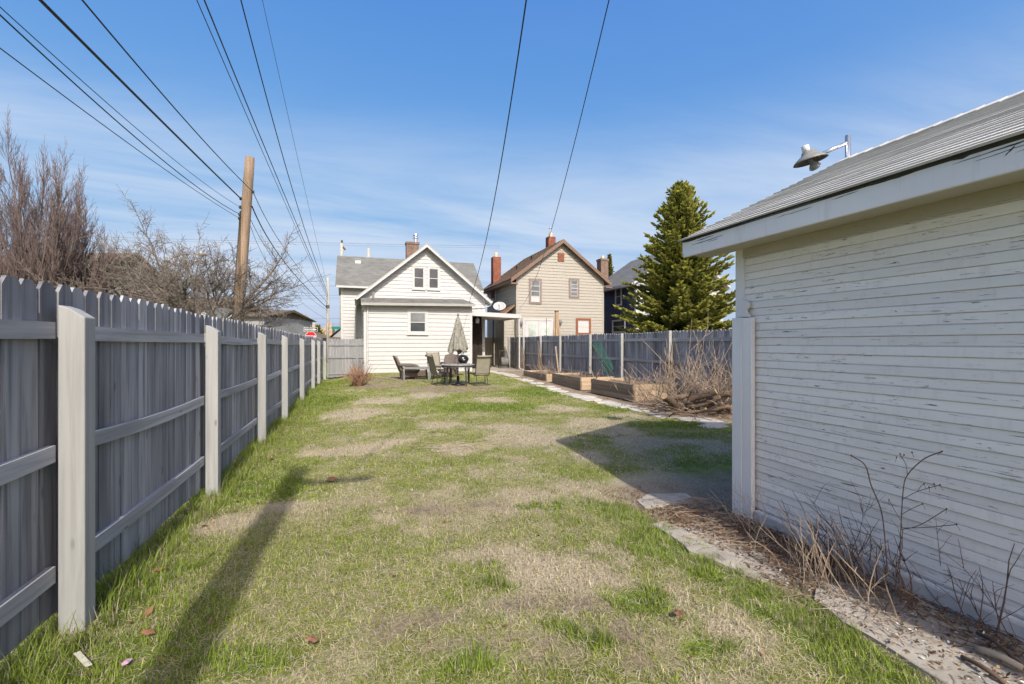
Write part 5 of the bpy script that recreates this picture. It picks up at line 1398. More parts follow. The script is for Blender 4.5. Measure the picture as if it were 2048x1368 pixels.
ob_ = thing('brick_tower', 'small orange brick chimney stack far behind the arrow sign', 'chimney')
c = atD(626, 647, 70); MB().box(c.x - 0.42, c.x + 0.42, c.y, c.y + 0.9, -0.2, c.z - 0.5).box(c.x - 0.25, c.x + 0.25, c.y, c.y + 0.6, c.z - 0.499, c.z).build('stack', M['clay'], ob_)
# ================================================================ garden path, beds, slabs
def irregular(cx, cy, w, l, z, h, seed, rot=0, n=10, jag=0.18):
    r = random.Random(seed); P = []
    for k in range(n):
        a = 2 * math.pi * k / n; c_, s_ = math.cos(a), math.sin(a)
        q = 1 / max(abs(c_) , abs(s_)) ** 0.75
        P.append(Vector((c_ * q * w / 2 * r.uniform(1 - jag, 1 + jag * 0.4), s_ * q * l / 2 * r.uniform(1 - jag, 1 + jag * 0.4), 0)))
    m = Matrix.Translation((cx, cy, z)) @ Matrix.Rotation(rot, 4, 'Z')
    return MB().prism([m @ p for p in P], (0, 0, h))
gp = bpy.data.objects.new('path', None); COL.objects.link(gp); tag(gp, 'pale stone path running beside the raised beds', 'path', kind='structure')
r = random.Random(77); y = 7.1; k = 0
while y < 22.2:
    L = r.uniform(0.55, 1.05); x = 6.42 + 0.10 * math.sin(y * 0.4) + (0.35 if y < 8 else 0)
    z = gzs(x, y)
    o = irregular(x + r.uniform(-0.06, 0.06), y + L / 2, r.uniform(0.52, 0.68), L * 0.95, z - 0.05, 0.062 + r.uniform(0, 0.015), k + 300, r.uniform(-0.08, 0.08)).build('paving_stone', M['stone'], gp); bevel(o, 0.012, 1)
    y += L; k += 1
for (px, py, w_, l_) in ((1385, 834, 0.75, 0.5), (1425, 848, 0.6, 0.4), (1340, 822, 0.5, 0.35)):
    x, y = onG(px, py, 0.0); o = irregular(x, y, w_, l_, gzs(x, y) - 0.05, 0.07, int(px)).build('paving_stone', M['stone'], gp); bevel(o, 0.012, 1)
sp_ = bpy.data.objects.new('garage_path', None); COL.objects.link(sp_); tag(sp_, 'broken concrete path along the garage wall', 'path', kind='structure')
def slabpoly(pts, seed, h=0.05):
    P = []
    r = random.Random(seed); n = len(pts)
    for i in range(n):
        a, b = Vector(pts[i]), Vector(pts[(i + 1) % n])
        m = max(1, int((b - a).length / 0.12))
        for q in range(m):
            t = q / m; v = a.lerp(b, t) + Vector((r.gauss(0, 0.012), r.gauss(0, 0.012)))
            P.append((v.x, v.y, gzs(v.x, v.y) - 0.04))
    o = MB().prism(P, (0, 0, 0.04 + h)).build('concrete_slab', M['concrete'], sp_); return o
slabpoly([(2.62, -1.5), (3.44, -1.5), (3.44, 2.02), (3.10, 2.30), (2.78, 2.16), (2.66, 1.2)], 1, 0.022)
slabpoly([(2.60, 2.45), (2.86, 2.40), (3.0, 2.75), (2.86, 3.4), (2.72, 3.55), (2.52, 3.45), (2.48, 2.9)], 2, 0.02)
x0, y0 = onG(1320, 990, -0.06)
slabpoly([(x0 - 0.28, y0 - 0.14), (x0 + 0.30, y0 - 0.18), (x0 + 0.40, y0 + 0.1), (x0 + 0.05, y0 + 0.24), (x0 - 0.22, y0 + 0.12)], 3, 0.02)

def raised_bed(label, x0, x1, y0, y1, h, rows, soil_h, skip_end=False):
    b = thing('raised_bed', label, 'raised bed', (0, 0, 0), 0, 'raised vegetable beds')
    t = 0.04; g0 = 0.0
    for k in range(rows):
        z0, z1 = g0 + h * k / rows + 0.001, g0 + h * (k + 1) / rows - 0.004
        j = lambda: random.uniform(-0.006, 0.006)
        for (a, c, d, e, mt) in ((x0, x0 + t, y0, y1, 'bed_plank'), (x1 - t, x1, y0, y1, 'bed_plank'), (x0 + t + 0.001, x1 - t - 0.001, y0 + 0.002, y0 + t, 'bed_end'), (x0 + t + 0.001, x1 - t - 0.001, y1 - t, y1 - 0.002, 'bed_end')):
            jj = j(); o = MB().box(a + jj, c + jj, d, e, z0, z1).build('plank', M[mt], b); bevel(o, 0.004, 1)
    for cx in (x0 + t + 0.045, x1 - t - 0.045):
        for cy in (y0 + t + 0.045, y1 - t - 0.045): MB().box(cx - 0.04, cx + 0.04, cy - 0.04, cy + 0.04, -0.1, g0 + h + 0.01).build('corner_post', M['bed_plank'], b)
    def f(u, v):
        x = x0 + t + (x1 - x0 - 2 * t) * u; y = y0 + t + (y1 - y0 - 2 * t) * v
        return (x, y, soil_h + 0.05 * math.sin(x * 9 + y * 5) * math.sin(y * 7))
    MB().grid(f, 10, 16).build('soil', M['soil'], b, True)
    return b
XB = 6.98
ya = onX(1266, 780, XB)[0]; yb = onX(1182, 770, XB)[0]
raised_bed('nearest raised plank bed beside the brush pile', XB, 8.30, ya, yb, 0.44, 3, 0.36)
yc = onX(1161, 765, XB)[0]; yd = onX(1104, 755, XB)[0]
raised_bed('middle raised plank bed between the two others', XB, 8.25, yc, yd, 0.42, 3, 0.34)
ye = onX(1092, 755, XB)[0]; yf = onX(1047, 745, XB)[0]
raised_bed('farthest raised plank bed near the patio cover', XB, 8.25, ye, yf, 0.34, 3, 0.28)

# ================================================================ twigs and brush
def twigs(mb, r, n, base, spread, hgt, rad, bend, lean=(0, 0), forks=2, flat=False):
    for i in range(n):
        bx = base[0] + r.gauss(0, spread[0]); by = base[1] + r.gauss(0, spread[1]); bz = base[2]
        a = r.uniform(0, 2 * math.pi); L = hgt * r.uniform(0.5, 1.15)
        d = Vector((math.cos(a) * r.uniform(0.1, 1.0) * bend + lean[0], math.sin(a) * r.uniform(0.1, 1.0) * bend + lean[1], r.uniform(0.02, 0.2) if flat else r.uniform(0.45, 1.0))).normalized()
        pts = [Vector((bx, by, bz))]; dv = d.copy()
        for s in range(5):
            dv = (dv + Vector((r.gauss(0, .13), r.gauss(0, .13), r.gauss(-0.02, .10)))).normalized(); nx_ = pts[-1] + dv * (L / 5)
            if nx_.z < bz + 0.01: nx_.z = bz + 0.01 + 0.01 * r.random()
            pts.append(nx_)
        rr = rad * r.uniform(0.5, 1.4)
        mb.tube(pts, [rr, rr * .92, rr * .82, rr * .7, rr * .55, rr * .35], 4, False)
        for f in range(forks):
            k = r.randint(1, 4); fd = (pts[k + 1] - pts[k]).normalized() + Vector((r.gauss(0, .6), r.gauss(0, .6), r.gauss(.15, .5))); fd.normalize()
            q = [pts[k]]
            for s in range(3): fd = (fd + Vector((r.gauss(0, .15), r.gauss(0, .15), r.gauss(0, .12)))).normalized(); q.append(q[-1] + fd * (L * r.uniform(0.08, 0.16)))
            mb.tube(q, [rr * .6, rr * .5, rr * .4, rr * .25], 3, False)
bpx, bpy_ = 7.35, 8.75
bp_ = thing('brush_pile', 'tangled pile of pruned branches and twigs in front of the right fence', 'brush pile')
m = MB(); r = random.Random(5)
twigs(m, r, 75, (7.35, 9.25, 0.12), (0.32, 0.30), 1.15, 0.009, 1.0, (0.0, 0.0), 3)
twigs(m, r, 75, (7.75, 8.30, 0.15), (0.32, 0.35), 1.25, 0.009, 1.0, (0.1, 0.0), 3)
twigs(m, r, 14, (7.9, 8.9, 0.2), (0.3, 0.5), 1.9, 0.010, 0.6, (0.0, 0.0), 3)
m.build('upright_twigs', M['twig'], bp_)
m = MB(); twigs(m, r, 110, (7.2, 8.9, 0.06), (0.40, 0.5), 0.8, 0.010, 1.0, (0, 0), 2, True); m.build('fallen_twigs', M['twig'], bp_)
m = MB(); twigs(m, r, 110, (7.3, 8.4, 0.05), (0.5, 0.45), 0.7, 0.012, 1.0, (0, 0), 2, True); m.build('dark_twigs', M['twig_dark'], bp_)
LOGS = ((1352, 814, 1328, 790, 0.085, 'thick log lying on the left of the brush pile'), (1380, 800, 1432, 782, 0.075, 'log sloping up through the middle of the brush pile'), (1376, 815, 1440, 795, 0.07, 'log below the sloping one in the brush pile'),
        (1385, 826, 1412, 822, 0.065, 'pale yellow log end at the bottom of the brush pile'), (1425, 805, 1466, 822, 0.06, 'log at the right end of the brush pile'), (1400, 838, 1460, 812, 0.05, 'thin log crossing low on the right of the brush pile'),
        (1440, 790, 1470, 788, 0.07, 'log half hidden by the garage corner'), (1330, 800, 1375, 790, 0.06, 'short log on top of the left side of the brush pile'))
for k, (ax, ay, bx, by, rd, lab) in enumerate(LOGS):
    a, b = atD(ax, ay, 9.9 + 0.1 * k % 0.5), atD(bx, by, 9.6 + 0.12 * (k % 4))
    a.z = max(a.z, gzs(a.x, a.y) + rd); b.z = max(b.z, gzs(b.x, b.y) + rd)
    pts = [a.lerp(b, t) + Vector((0, 0, 0.02 * math.sin(t * 5 + k))) for t in (0, .25, .5, .75, 1)]
    lg = thing('log', lab, 'log', group='logs in the brush pile')
    MB().tube(pts, [rd, rd * 1.03, rd * .97, rd * .95, rd * .9], 12, False).build('bark', M['log'], lg, True)
    for p_, q_, rr in ((pts[0], pts[1], rd), (pts[-1], pts[-2], rd * .9)):
        d = (p_ - q_).normalized(); MB().lathe([(rr * .99, -0.002), (rr * .97, 0.002), (0.004, 0.004)], 12, Matrix.Translation(p_) @ d.to_track_quat('Z', 'Y').to_matrix().to_4x4()).build('cut_end', M['log_end'], lg)

# dead vines climbing the fence posts
for (yv_, n_, lab) in ((PR[7], 26, 'dead vine wrapped round the fence post nearest the patio cover'), (PR[6], 24, 'dead vine on the second fence post from the patio cover'), (PR[2], 22, 'dead vine on the fence post behind the brush pile')):
    m = MB(); r = random.Random(int(yv_ * 10))
    for i in range(n_):
        ph = r.uniform(0, 6.28); tw = r.uniform(-3, 3); H = r.uniform(0.7, 1.75); rr = r.uniform(0.06, 0.16); pts = []
        for s in range(9):
            t = s / 8; a = ph + tw * t; pts.append((XR - 0.05 + rr * 0.8 * math.cos(a) - 0.03, yv_ + rr * (1.3 - 0.5 * t) * math.sin(a) + r.gauss(0, .015), 0.02 + H * t))
        m.tube(pts, r.uniform(0.004, 0.012), 4, False)
    twigs(m, r, 30, (XR - 0.1, yv_, 0.05), (0.08, 0.18), 0.6, 0.006, 0.8, (-0.2, 0), 2)
    tag(m.build('dead_vine', M['twig']), lab, 'vine', 'dead vines on the right fence')

# reddish bare shrub at the corner of the house
x, y = onG(716, 773, 0.0)
sh_ = thing('bare_shrub', 'round reddish bare shrub in front of the gate corner of the white house', 'shrub', (x, y, 0))
m = MB(); r = random.Random(9); z = gzs(x, y)
for i in range(130):
    a = r.uniform(0, 6.28); el = R(r.uniform(28, 88)); d = Vector((math.cos(a) * math.cos(el), math.sin(a) * math.cos(el), math.sin(el)))
    pts = [Vector((r.gauss(0, .07), r.gauss(0, .07), z))]; L = r.uniform(0.45, 0.80) * (0.75 + 0.25 * math.sin(el))
    for s in range(4): d = (d + Vector((r.gauss(0, .16), r.gauss(0, .16), r.gauss(0.03, .1)))).normalized(); pts.append(pts[-1] + d * L / 4)
    m.tube(pts, [.009, .008, .007, .006, .004], 3, False)
    for f in range(4):
        k = r.randint(1, 3); fd = (d + Vector((r.gauss(0, .7), r.gauss(0, .7), r.gauss(.2, .4)))).normalized()
        m.tube([pts[k], pts[k] + fd * 0.10, pts[k] + fd * 0.19 + Vector((0, 0, .03))], [.006, .005, .004], 3, False)
m.build('stems', M['shrub'], sh_)
twigs_m = MB(); twigs(twigs_m, r, 40, (0, 0, z), (0.10, 0.10), 0.95, 0.005, 0.35, (0, 0), 3); twigs_m.build('tall_stems', M['bark_red'], sh_)

# dead stalks along the garage wall
def stalk_clump(name, label, px, py, n, h, mat, seed, spread=(0.10, 0.16), bend=0.35, lean=(-0.1, 0.05), rad=0.006, forks=1, z=-0.09):
    x, y = onG(px, py, z); m = MB(); twigs(m, random.Random(seed), n, (x, y, z - 0.01), spread, h, rad, bend, lean, forks)
    return tag(m.build(name, M[mat]), label, 'weeds', 'dead weeds by the garage wall')
stalk_clump('dead_weed', 'thick clump of broken pale stalks at the foot of the garage wall', 1650, 1165, 60, 0.46, 'twig', 31, (0.11, 0.20), 0.40, (-0.05, 0.12), 0.0036, 1)
stalk_clump('dead_weed', 'dark snapped stalks just behind the pale broken clump', 1690, 1130, 26, 0.52, 'twig_dark', 32, (0.10, 0.16), 0.4, (0.0, 0.1), 0.0045, 2)
stalk_clump('dead_weed', 'dark branching weed leaning along the garage boards', 1800, 1180, 12, 0.6, 'twig_dark', 33, (0.05, 0.16), 0.5, (-0.05, 0.25), 0.004, 4)
stalk_clump('dead_weed', 'bleached stalks leaning against the boxed garage post', 1520, 1060, 14, 0.45, 'twig_pale', 34, (0.10, 0.10), 0.5, (-0.25, 0.3), 0.0032, 2)
stalk_clump('dead_weed', 'thin dark runners trailing along the garage foundation', 1920, 1260, 14, 0.5, 'twig_dark', 35, (0.06, 0.25), 0.9, (0, 0.1), 0.004, 3)
# tall seeded weed
tw_ = thing('seeded_weed', 'tall thin dried weed with seed heads in front of the garage wall', 'weed')
r = random.Random(41); m = MB(); hd_ = MB()
def stem(pts, rad): m.tube(spline(pts, 4), rad, 4, False)
def P_(px, py, X): y_, z_ = onX(px, py, X); return Vector((X, y_, z_))
Xw = 3.34
stem([P_(1798, 1195, 3.22), P_(1801, 1080, 3.28), P_(1806, 985, Xw), P_(1815, 950, Xw), P_(1848, 918, Xw), P_(1884, 903, Xw)], 0.0032)
stem([P_(1775, 1150, 3.22), P_(1770, 1080, 3.28), P_(1762, 1020, Xw), P_(1742, 970, Xw), P_(1730, 930, Xw), P_(1702, 911, Xw)], 0.0042)
stem([P_(1801, 1060, 3.3), P_(1840, 1050, Xw), P_(1893, 1018, Xw)], 0.0022)
stem([P_(1801, 1056, 3.3), P_(1850, 1055, Xw), P_(1913, 1049, Xw)], 0.0022)
stem([P_(1803, 1000, Xw), P_(1835, 983, Xw), P_(1880, 970, Xw)], 0.0018)
stem([P_(1815, 952, Xw), P_(1812, 930, Xw), P_(1800, 908, Xw)], 0.0020)
stem([P_(1801, 1040, Xw), P_(1786, 1015, Xw), P_(1778, 1000, Xw)], 0.0018)
stem([P_(1802, 1030, Xw), P_(1822, 1018, Xw), P_(1845, 1008, Xw)], 0.0018)
stem([P_(1835, 983, Xw), P_(1842, 972, Xw), P_(1848, 968, Xw)], 0.0016)
for (px, py) in ((1800, 908), (1793, 915), (1808, 910), (1884, 903), (1880, 970), (1868, 968), (1848, 968), (1858, 975), (1702, 911), (1845, 1008), (1893, 1018), (1913, 1049), (1778, 1000), (1824, 905)):
    c = P_(px, py, Xw); hd_.lathe([(0.001, -0.006), (0.004, -0.002), (0.004, 0.003), (0.001, 0.007)], 6, Matrix.Translation(c))
    m.tube([c, c + Vector((0, r.gauss(0, .012), -0.03))], 0.0012, 3, False)
m.build('stems', M['twig_dark'], tw_); hd_.build('seed_heads', M['twig_dark'], tw_)
# straw heap by the post, and raked straw on the lawn
def lying(name, label, cat, cx, cy, sx, sy, n, L, mat, seed, rad=0.0035, zup=0.05):
    r = random.Random(seed); m = MB()
    for i in range(n):
        x = cx + r.gauss(0, sx); y = cy + r.gauss(0, sy); a = r.uniform(0, 6.28); l = L * r.uniform(0.4, 1.2); z = gzs(x, y) + 0.012 + r.random() * zup; c_ = r.gauss(0, .8)
        pts = []
        for s in range(5):
            t = s / 4; aa = a + c_ * t; pts.append(Vector((x, y, z)) if not pts else pts[-1] + Vector((math.cos(aa), math.sin(aa), r.gauss(0, .10))) * (l / 4))
        for p_ in pts: p_.z = max(p_.z, gzs(p_.x, p_.y) + 0.008)
        m.tube(pts, rad * r.uniform(0.5, 1.3), 3, False)
    o = m.build(name, M[mat]); return tag(o, label, cat, kind='stuff')
x, y = onG(1440, 1040, -0.08)
lying('straw_litter', 'heap of bleached dead stems at the foot of the garage corner', 'straw', x + 0.05, y - 0.05, 0.30, 0.34, 300, 0.24, 'twig', 51, 0.0022, 0.07)
lying('straw_litter', 'brown stems scattered along the garage path edge', 'straw', 2.98, 2.35, 0.20, 0.55, 380, 0.18, 'twig', 52, 0.0020, 0.04)
lying('straw_litter', 'dark stems lying against the garage foundation', 'straw', 3.33, 2.2, 0.07, 0.75, 300, 0.18, 'twig_dark', 53, 0.0026, 0.04)
x, y = onG(930, 893, -0.05)
lying('straw_litter', 'small patch of raked straw in the middle of the lawn', 'straw', x, y, 0.45, 0.16, 130, 0.28, 'twig_pale', 54, 0.0026, 0.03)
lying('straw_litter', 'dead stems round the foot of the brush pile', 'straw', 6.95, 8.6, 0.45, 0.8, 220, 0.35, 'twig', 55, 0.005, 0.05)
# cut branches lying at the bottom right
for (pts, rd, mt, lab) in ((((1953, 1297), (2000, 1320), (2046, 1338)), 0.018, 'twig_pale', 'short bleached branch on the concrete at the bottom right'),
                           (((1955, 1262), (1990, 1290), (2047, 1332)), 0.010, 'twig_dark', 'thin dark branch beside the bleached one at the bottom right'),
                           (((1925, 1310), (1965, 1338), (2010, 1362)), 0.012, 'twig_dark', 'jagged dark stick lying along the shadow edge at the bottom right')):
    P = [Vector((*onG(px, py, -0.06), 0)) for px, py in pts]
    for i, p_ in enumerate(P): p_.z = gzs(p_.x, p_.y) + 0.025 + rd + (0.02 if i == 1 else 0)
    tag(MB().tube(spline(P, 4), rd, 8).build('branch', M[mt], None, True), lab, 'branch', 'cut branches at the bottom right')

# leaf litter and paint chips
def scatter(name, label, cat, specs, seed):
    r = np.random.default_rng(seed); Vs, Ts, Cs = [], [], []; off = 0
    for (n, x0, x1, y0, y1, size, cols) in specs:
        X = r.uniform(x0, x1, n); Y = r.uniform(y0, y1, n); Z = gz(X, Y) + 0.010 + r.uniform(0, .018, n) + np.where((X > 2.6) & (Y < 3.6), 0.016, 0)
        a = r.uniform(0, 6.28, n); s = size * r.uniform(0.5, 1.4, n); t = r.normal(0, .35, (n, 2))
        V = np.zeros((n, 4, 3))
        for k, (u, v) in enumerate(((-1, 0), (0, -.5), (1, 0), (0, .5))):
            V[:, k, 0] = X + s * (u * np.cos(a) - v * np.sin(a)); V[:, k, 1] = Y + s * (u * np.sin(a) + v * np.cos(a)); V[:, k, 2] = Z + s * (u * t[:, 0] + v * t[:, 1])
        i = off + np.arange(n)[:, None] * 4; Ts += [i + np.array([[0, 1, 2]]), i + np.array([[0, 2, 3]])]
        c = np.array(cols)[r.integers(0, len(cols), n)] * r.uniform(.6, 1.3, n)[:, None]
        Vs.append(V.reshape(-1, 3)); Cs.append(np.repeat(c, 4, 0)); off += n * 4
    return tag(link(name, np_mesh(name, np.concatenate(Vs), np.concatenate(Ts), 3, M['leaf_litter'], np.concatenate(Cs))), label, cat, kind='stuff')
BR = ((0.16, 0.09, 0.05), (0.22, 0.13, 0.07), (0.10, 0.06, 0.04), (0.28, 0.19, 0.11))
CH = ((0.6, 0.58, 0.55), (0.5, 0.47, 0.42))
scatter('leaf_litter', 'brown leaf crumbs and flakes along the garage path', 'litter', (
    (2600, 2.75, 3.46, -1.0, 2.5, 0.011, BR), (2400, 2.7, 3.46, 2.3, 3.9, 0.014, BR), (900, 3.22, 3.46, -1.0, 3.3, 0.015, BR), (420, 2.72, 3.4, 0.2, 2.6, 0.010, CH), (500, 2.6, 3.1, 3.4, 4.6, 0.014, BR)), 61)
scatter('fallen_leaves', 'scattered dead leaves on the lawn and beds', 'leaves', (
    (150, -1.4, 2.6, 1.2, 5.0, 0.016, BR), (200, -1.4, 5.5, 5, 14, 0.022, BR), (600, 5.9, 8.5, 7, 20, 0.03, BR), (80, -1.45, -1.1, 1.5, 12, 0.03, ((0.24, 0.13, 0.07), (0.18, 0.10, 0.05)))), 62)
# a few single leaves and scraps that can be picked out
def leaf(px, py, s, mat, lab, cat='leaf', name='dry_leaf', seed=0):
    x, y = onG(px, py, -0.02); z = gzs(x, y) + 0.035; r = random.Random(seed + int(px))
    pts = []
    n = 9
    m = MB(); c = len(m.v); m.v.append((0, 0, 0.008 * 1))
    for k in range(n):
        a = 2 * math.pi * k / n; q = s * (0.6 + 0.4 * abs(math.cos(a * 2.5 + 1)) + r.uniform(-.1, .1))
        m.v.append((q * math.cos(a), q * math.sin(a) * 0.75, r.uniform(-0.3, 0.6) * s * 0.5))
    for k in range(n): m.f.append((0, 1 + k, 1 + (k + 1) % n))
    o = m.build(name, mat); o.location = (x, y, z); o.rotation_euler = (r.uniform(-.3, .3), r.uniform(-.3, .3), r.uniform(0, 6)); solid(o, 0.0012)
    return tag(o, lab, cat)
M['leaf_rust'] = mat_plain('rust_leaf', (0.22, 0.105, 0.055), 0.8, 0.25, 20)
M['pink'] = mat_plain('pink_paper', (0.50, 0.30, 0.42), 0.7, 0.1, 10)
M['scrap'] = mat_plain('pale_scrap', (0.50, 0.47, 0.36), 0.8, 0.1, 10)
leaf(665, 957, 0.07, M['leaf_rust'], 'curled rust brown leaf right of the tip of the pole shadow')
leaf(625, 1298, 0.035, M['leaf_rust'], 'red-brown leaf on the grass near the bottom centre left')
leaf(320, 1148, 0.05, M['leaf_rust'], 'rust leaf beside the fence near the second post')
leaf(297, 1285, 0.04, M['leaf_rust'], 'tan leaf on the grass just right of the nearest post')
leaf(1385, 1010, 0.09, M['leaf_rust'], 'large brown curled leaf in the garage shadow beside the slab')
leaf(1357, 1248, 0.05, M['leaf_rust'], 'brown curled leaf on the straw left of the concrete path')
leaf(253, 1345, 0.028, M['pink'], 'scrap of pink paper on the grass near the nearest fence post', 'paper scrap', 'paper_scrap')
x, y = onG(165, 1335, 0); o = MB().hexa([(-.012, -.07, 0), (.012, -.07, 0), (.012, .07, .01), (-.012, .07, .01), (-.012, -.07, .004), (.012, -.07, .004), (.012, .07, .014), (-.012, .07, .014)]).build('wood_scrap', M['scrap']); o.location = (x, y, gzs(x, y) + 0.04); o.rotation_euler = (0.05, 0.1, 0.75); tag(o, 'pale sliver of wood on the grass at the bottom left', 'wood scrap')

# ================================================================ bed clutter
gn_ = thing('garden_netting', 'green plastic garden netting on a dark stake leaning in the middle bed', 'netting')
A, B, C_ = Vector((7.55, 13.95, 0.35)), None, None
tl = atD(1184, 690, 16.0); tr_ = atD(1201, 681, 16.4); bl = atD(1216, 757, 15.6); br_ = atD(1226, 735, 15.9)
def nf(u, v): return (tl.lerp(tr_, u)).lerp(bl.lerp(br_, u), v) + Vector((0, 0.05 * math.sin(v * 6), 0.02 * math.sin(u * 6)))
m = MB()
for i in range(9): m.tube([nf(i / 8, v / 8) for v in range(9)], 0.008, 4, False)
for j in range(22): m.tube([nf(u / 6, j / 21) for u in range(7)], 0.008, 4, False)
m.build('net', M['green_net'], gn_)
e_ = atD(1236, 764, 15.4); d_ = (e_ - tl)
MB().tube([tl - d_ * 0.01, e_ + d_ * 0.0], 0.022, 8).build('stake', M['frame'], gn_)
MB().tube([atD(1203, 705, 16.2), Vector((atD(1206, 760, 16.2).x, atD(1206, 760, 16.2).y, 0.3))], 0.018, 8).build('stake', M['lamp_grey'], gn_)
for (pa, pb_, dd, rd, mt, lab) in (((1111, 693), (1117, 741), 19.2, 0.035, 'bed_end', 'pale wooden stake leaning on the fence by the far bed'), ((1193, 706), (1193, 757), 15.2, 0.015, 'frame', 'thin black stake upright in the middle bed'),
                                   ((1093, 636), (1093, 735), 22.5, 0.012, 'frame', 'tall thin dark rod standing before the fence near the far bed'), ((1145, 690), (1145, 748), 17.8, 0.012, 'frame', 'slim dark stake behind the middle bed'),
                                   ((1178, 728), (1189, 750), 15.6, 0.014, 'bed_end', 'short pale stick slanting beside the green netting'), ((1259, 726), (1259, 765), 12.7, 0.010, 'frame', 'short dark stake in the nearest bed')):
    a, b = atD(*pa, dd), atD(*pb_, dd); b.z = min(b.z, 0.3)
    tag(MB().tube([a, b], rd, 6).build('garden_stake', M[mt]), lab, 'stake', 'stakes in the beds')
# low dry plants in the beds
for k, (x, y, n, h, lab) in enumerate(((7.6, 17.6, 40, 0.55, 'dry stems standing in the farthest bed'), (7.7, 14.6, 34, 0.5, 'dry stems standing in the middle bed'), (7.6, 11.5, 50, 0.5, 'dry stems standing in the nearest bed'), (8.35, 19.5, 30, 0.5, 'dry stems against the fence beyond the far bed'))):
    m = MB(); twigs(m, random.Random(70 + k), n, (x, y, 0.25 if k < 3 else 0.0), (0.28, 0.6), h, 0.007, 0.9, (0, 0), 2); tag(m.build('dry_plants', M['twig']), lab, 'dry plants', 'dry plants in the beds', 'stuff')
m = MB(); twigs(m, random.Random(91), 5, (8.25, 9.6, 0.3), (0.15, 0.6), 1.75, 0.009, 0.5, (0, 0), 3); tag(m.build('bare_sapling', M['twig_pale']), 'pale bare shoots arching up the fence behind the brush pile', 'sapling')

# ================================================================ patio furniture
TX, TY = onG(916, 771, 0.01); tz0 = gzs(TX, TY)
pt_ = thing('patio_table', 'round grey patio table with dark legs on the lawn before the house', 'table', (TX, TY, tz0))
o = MB().lathe([(0.02, 0.715), (0.58, 0.715), (0.625, 0.722), (0.63, 0.735), (0.62, 0.748), (0.02, 0.752)], 40).build('table_top', M['table_top'], pt_, True)
MB().lathe([(0.60, 0.66), (0.605, 0.66), (0.605, 0.714), (0.60, 0.714)], 40).build('apron', M['frame'], pt_)
for k in range(4):
    a = R(25 + 90 * k); c, s = math.cos(a), math.sin(a)
    MB().tube([(0.46 * c, 0.46 * s, 0.714), (0.47 * c, 0.47 * s, 0.4), (0.50 * c, 0.50 * s, 0.0)], 0.026, 8).build('leg', M['frame'], pt_)
MB().lathe([(0.26, 0.0), (0.26, 0.03), (0.20, 0.06), (0.06, 0.08), (0.05, 0.32), (0.02, 0.33)], 20).build('umbrella_base', M['black'], pt_, True)
g = NG('floral_cloth'); n1_ = g.noise(9, (1, 1, 0.7), 5, 0.6, 0.8); vv = g.n('ShaderNodeTexVoronoi'); vv.inputs['Scale'].default_value = 9; g.l(g.co, vv.inputs['Vector'])
c = g.ramp(n1_, [(0.35, (0.155, 0.15, 0.125)), (0.55, (0.25, 0.24, 0.20)), (0.75, (0.33, 0.315, 0.27))]); c = g.mix(g.ramp(vv.outputs['Distance'], [(0.10, (0.8,) * 3), (0.22, (0, 0, 0))]), c, (0.24, 0.17, 0.13)); M['floral'] = g.out(c, 0.85, 0, 0.2)
um = thing('closed_umbrella', 'closed patterned grey-beige umbrella standing through the patio table', 'umbrella', (TX, TY, tz0))
MB().tube([(0, 0, 0.335), (0, 0, 2.58)], 0.020, 10).build('pole', M['frame'], um)
def fold2(u, v):
    th = u * 2 * math.pi; rr = 0.33 * (1 - v) ** 0.78 + 0.018
    fl = 0.20 * math.sin(8 * th) + 0.10 * math.sin(3 * th + 4 * v)
    rr *= 1 + fl * (1 - 0.4 * v)
    zz = 1.22 + (2.52 - 1.22) * v + (0.07 * math.sin(3 * th + 1) + 0.04 * math.sin(8 * th + 1)) * (1 - v) ** 2
    return (rr * math.cos(th) * 0.92, rr * math.sin(th) * 0.75, zz)
o = MB().grid(fold2, 96, 24).build('canopy', M['floral'], um, True); solid(o, 0.004)
MB().lathe([(0.022, 2.50), (0.03, 2.53), (0.015, 2.60), (0.004, 2.62)], 10).build('finial', M['frame'], um, True)
MB().tube([(0.05, -0.03, 1.02), (0.12, -0.04, 1.10), (0.16, -0.04, 1.07)], 0.015, 6).box(-0.035, 0.035, -0.04, 0.04, 0.98, 1.08).build('crank', M['frame'], um)

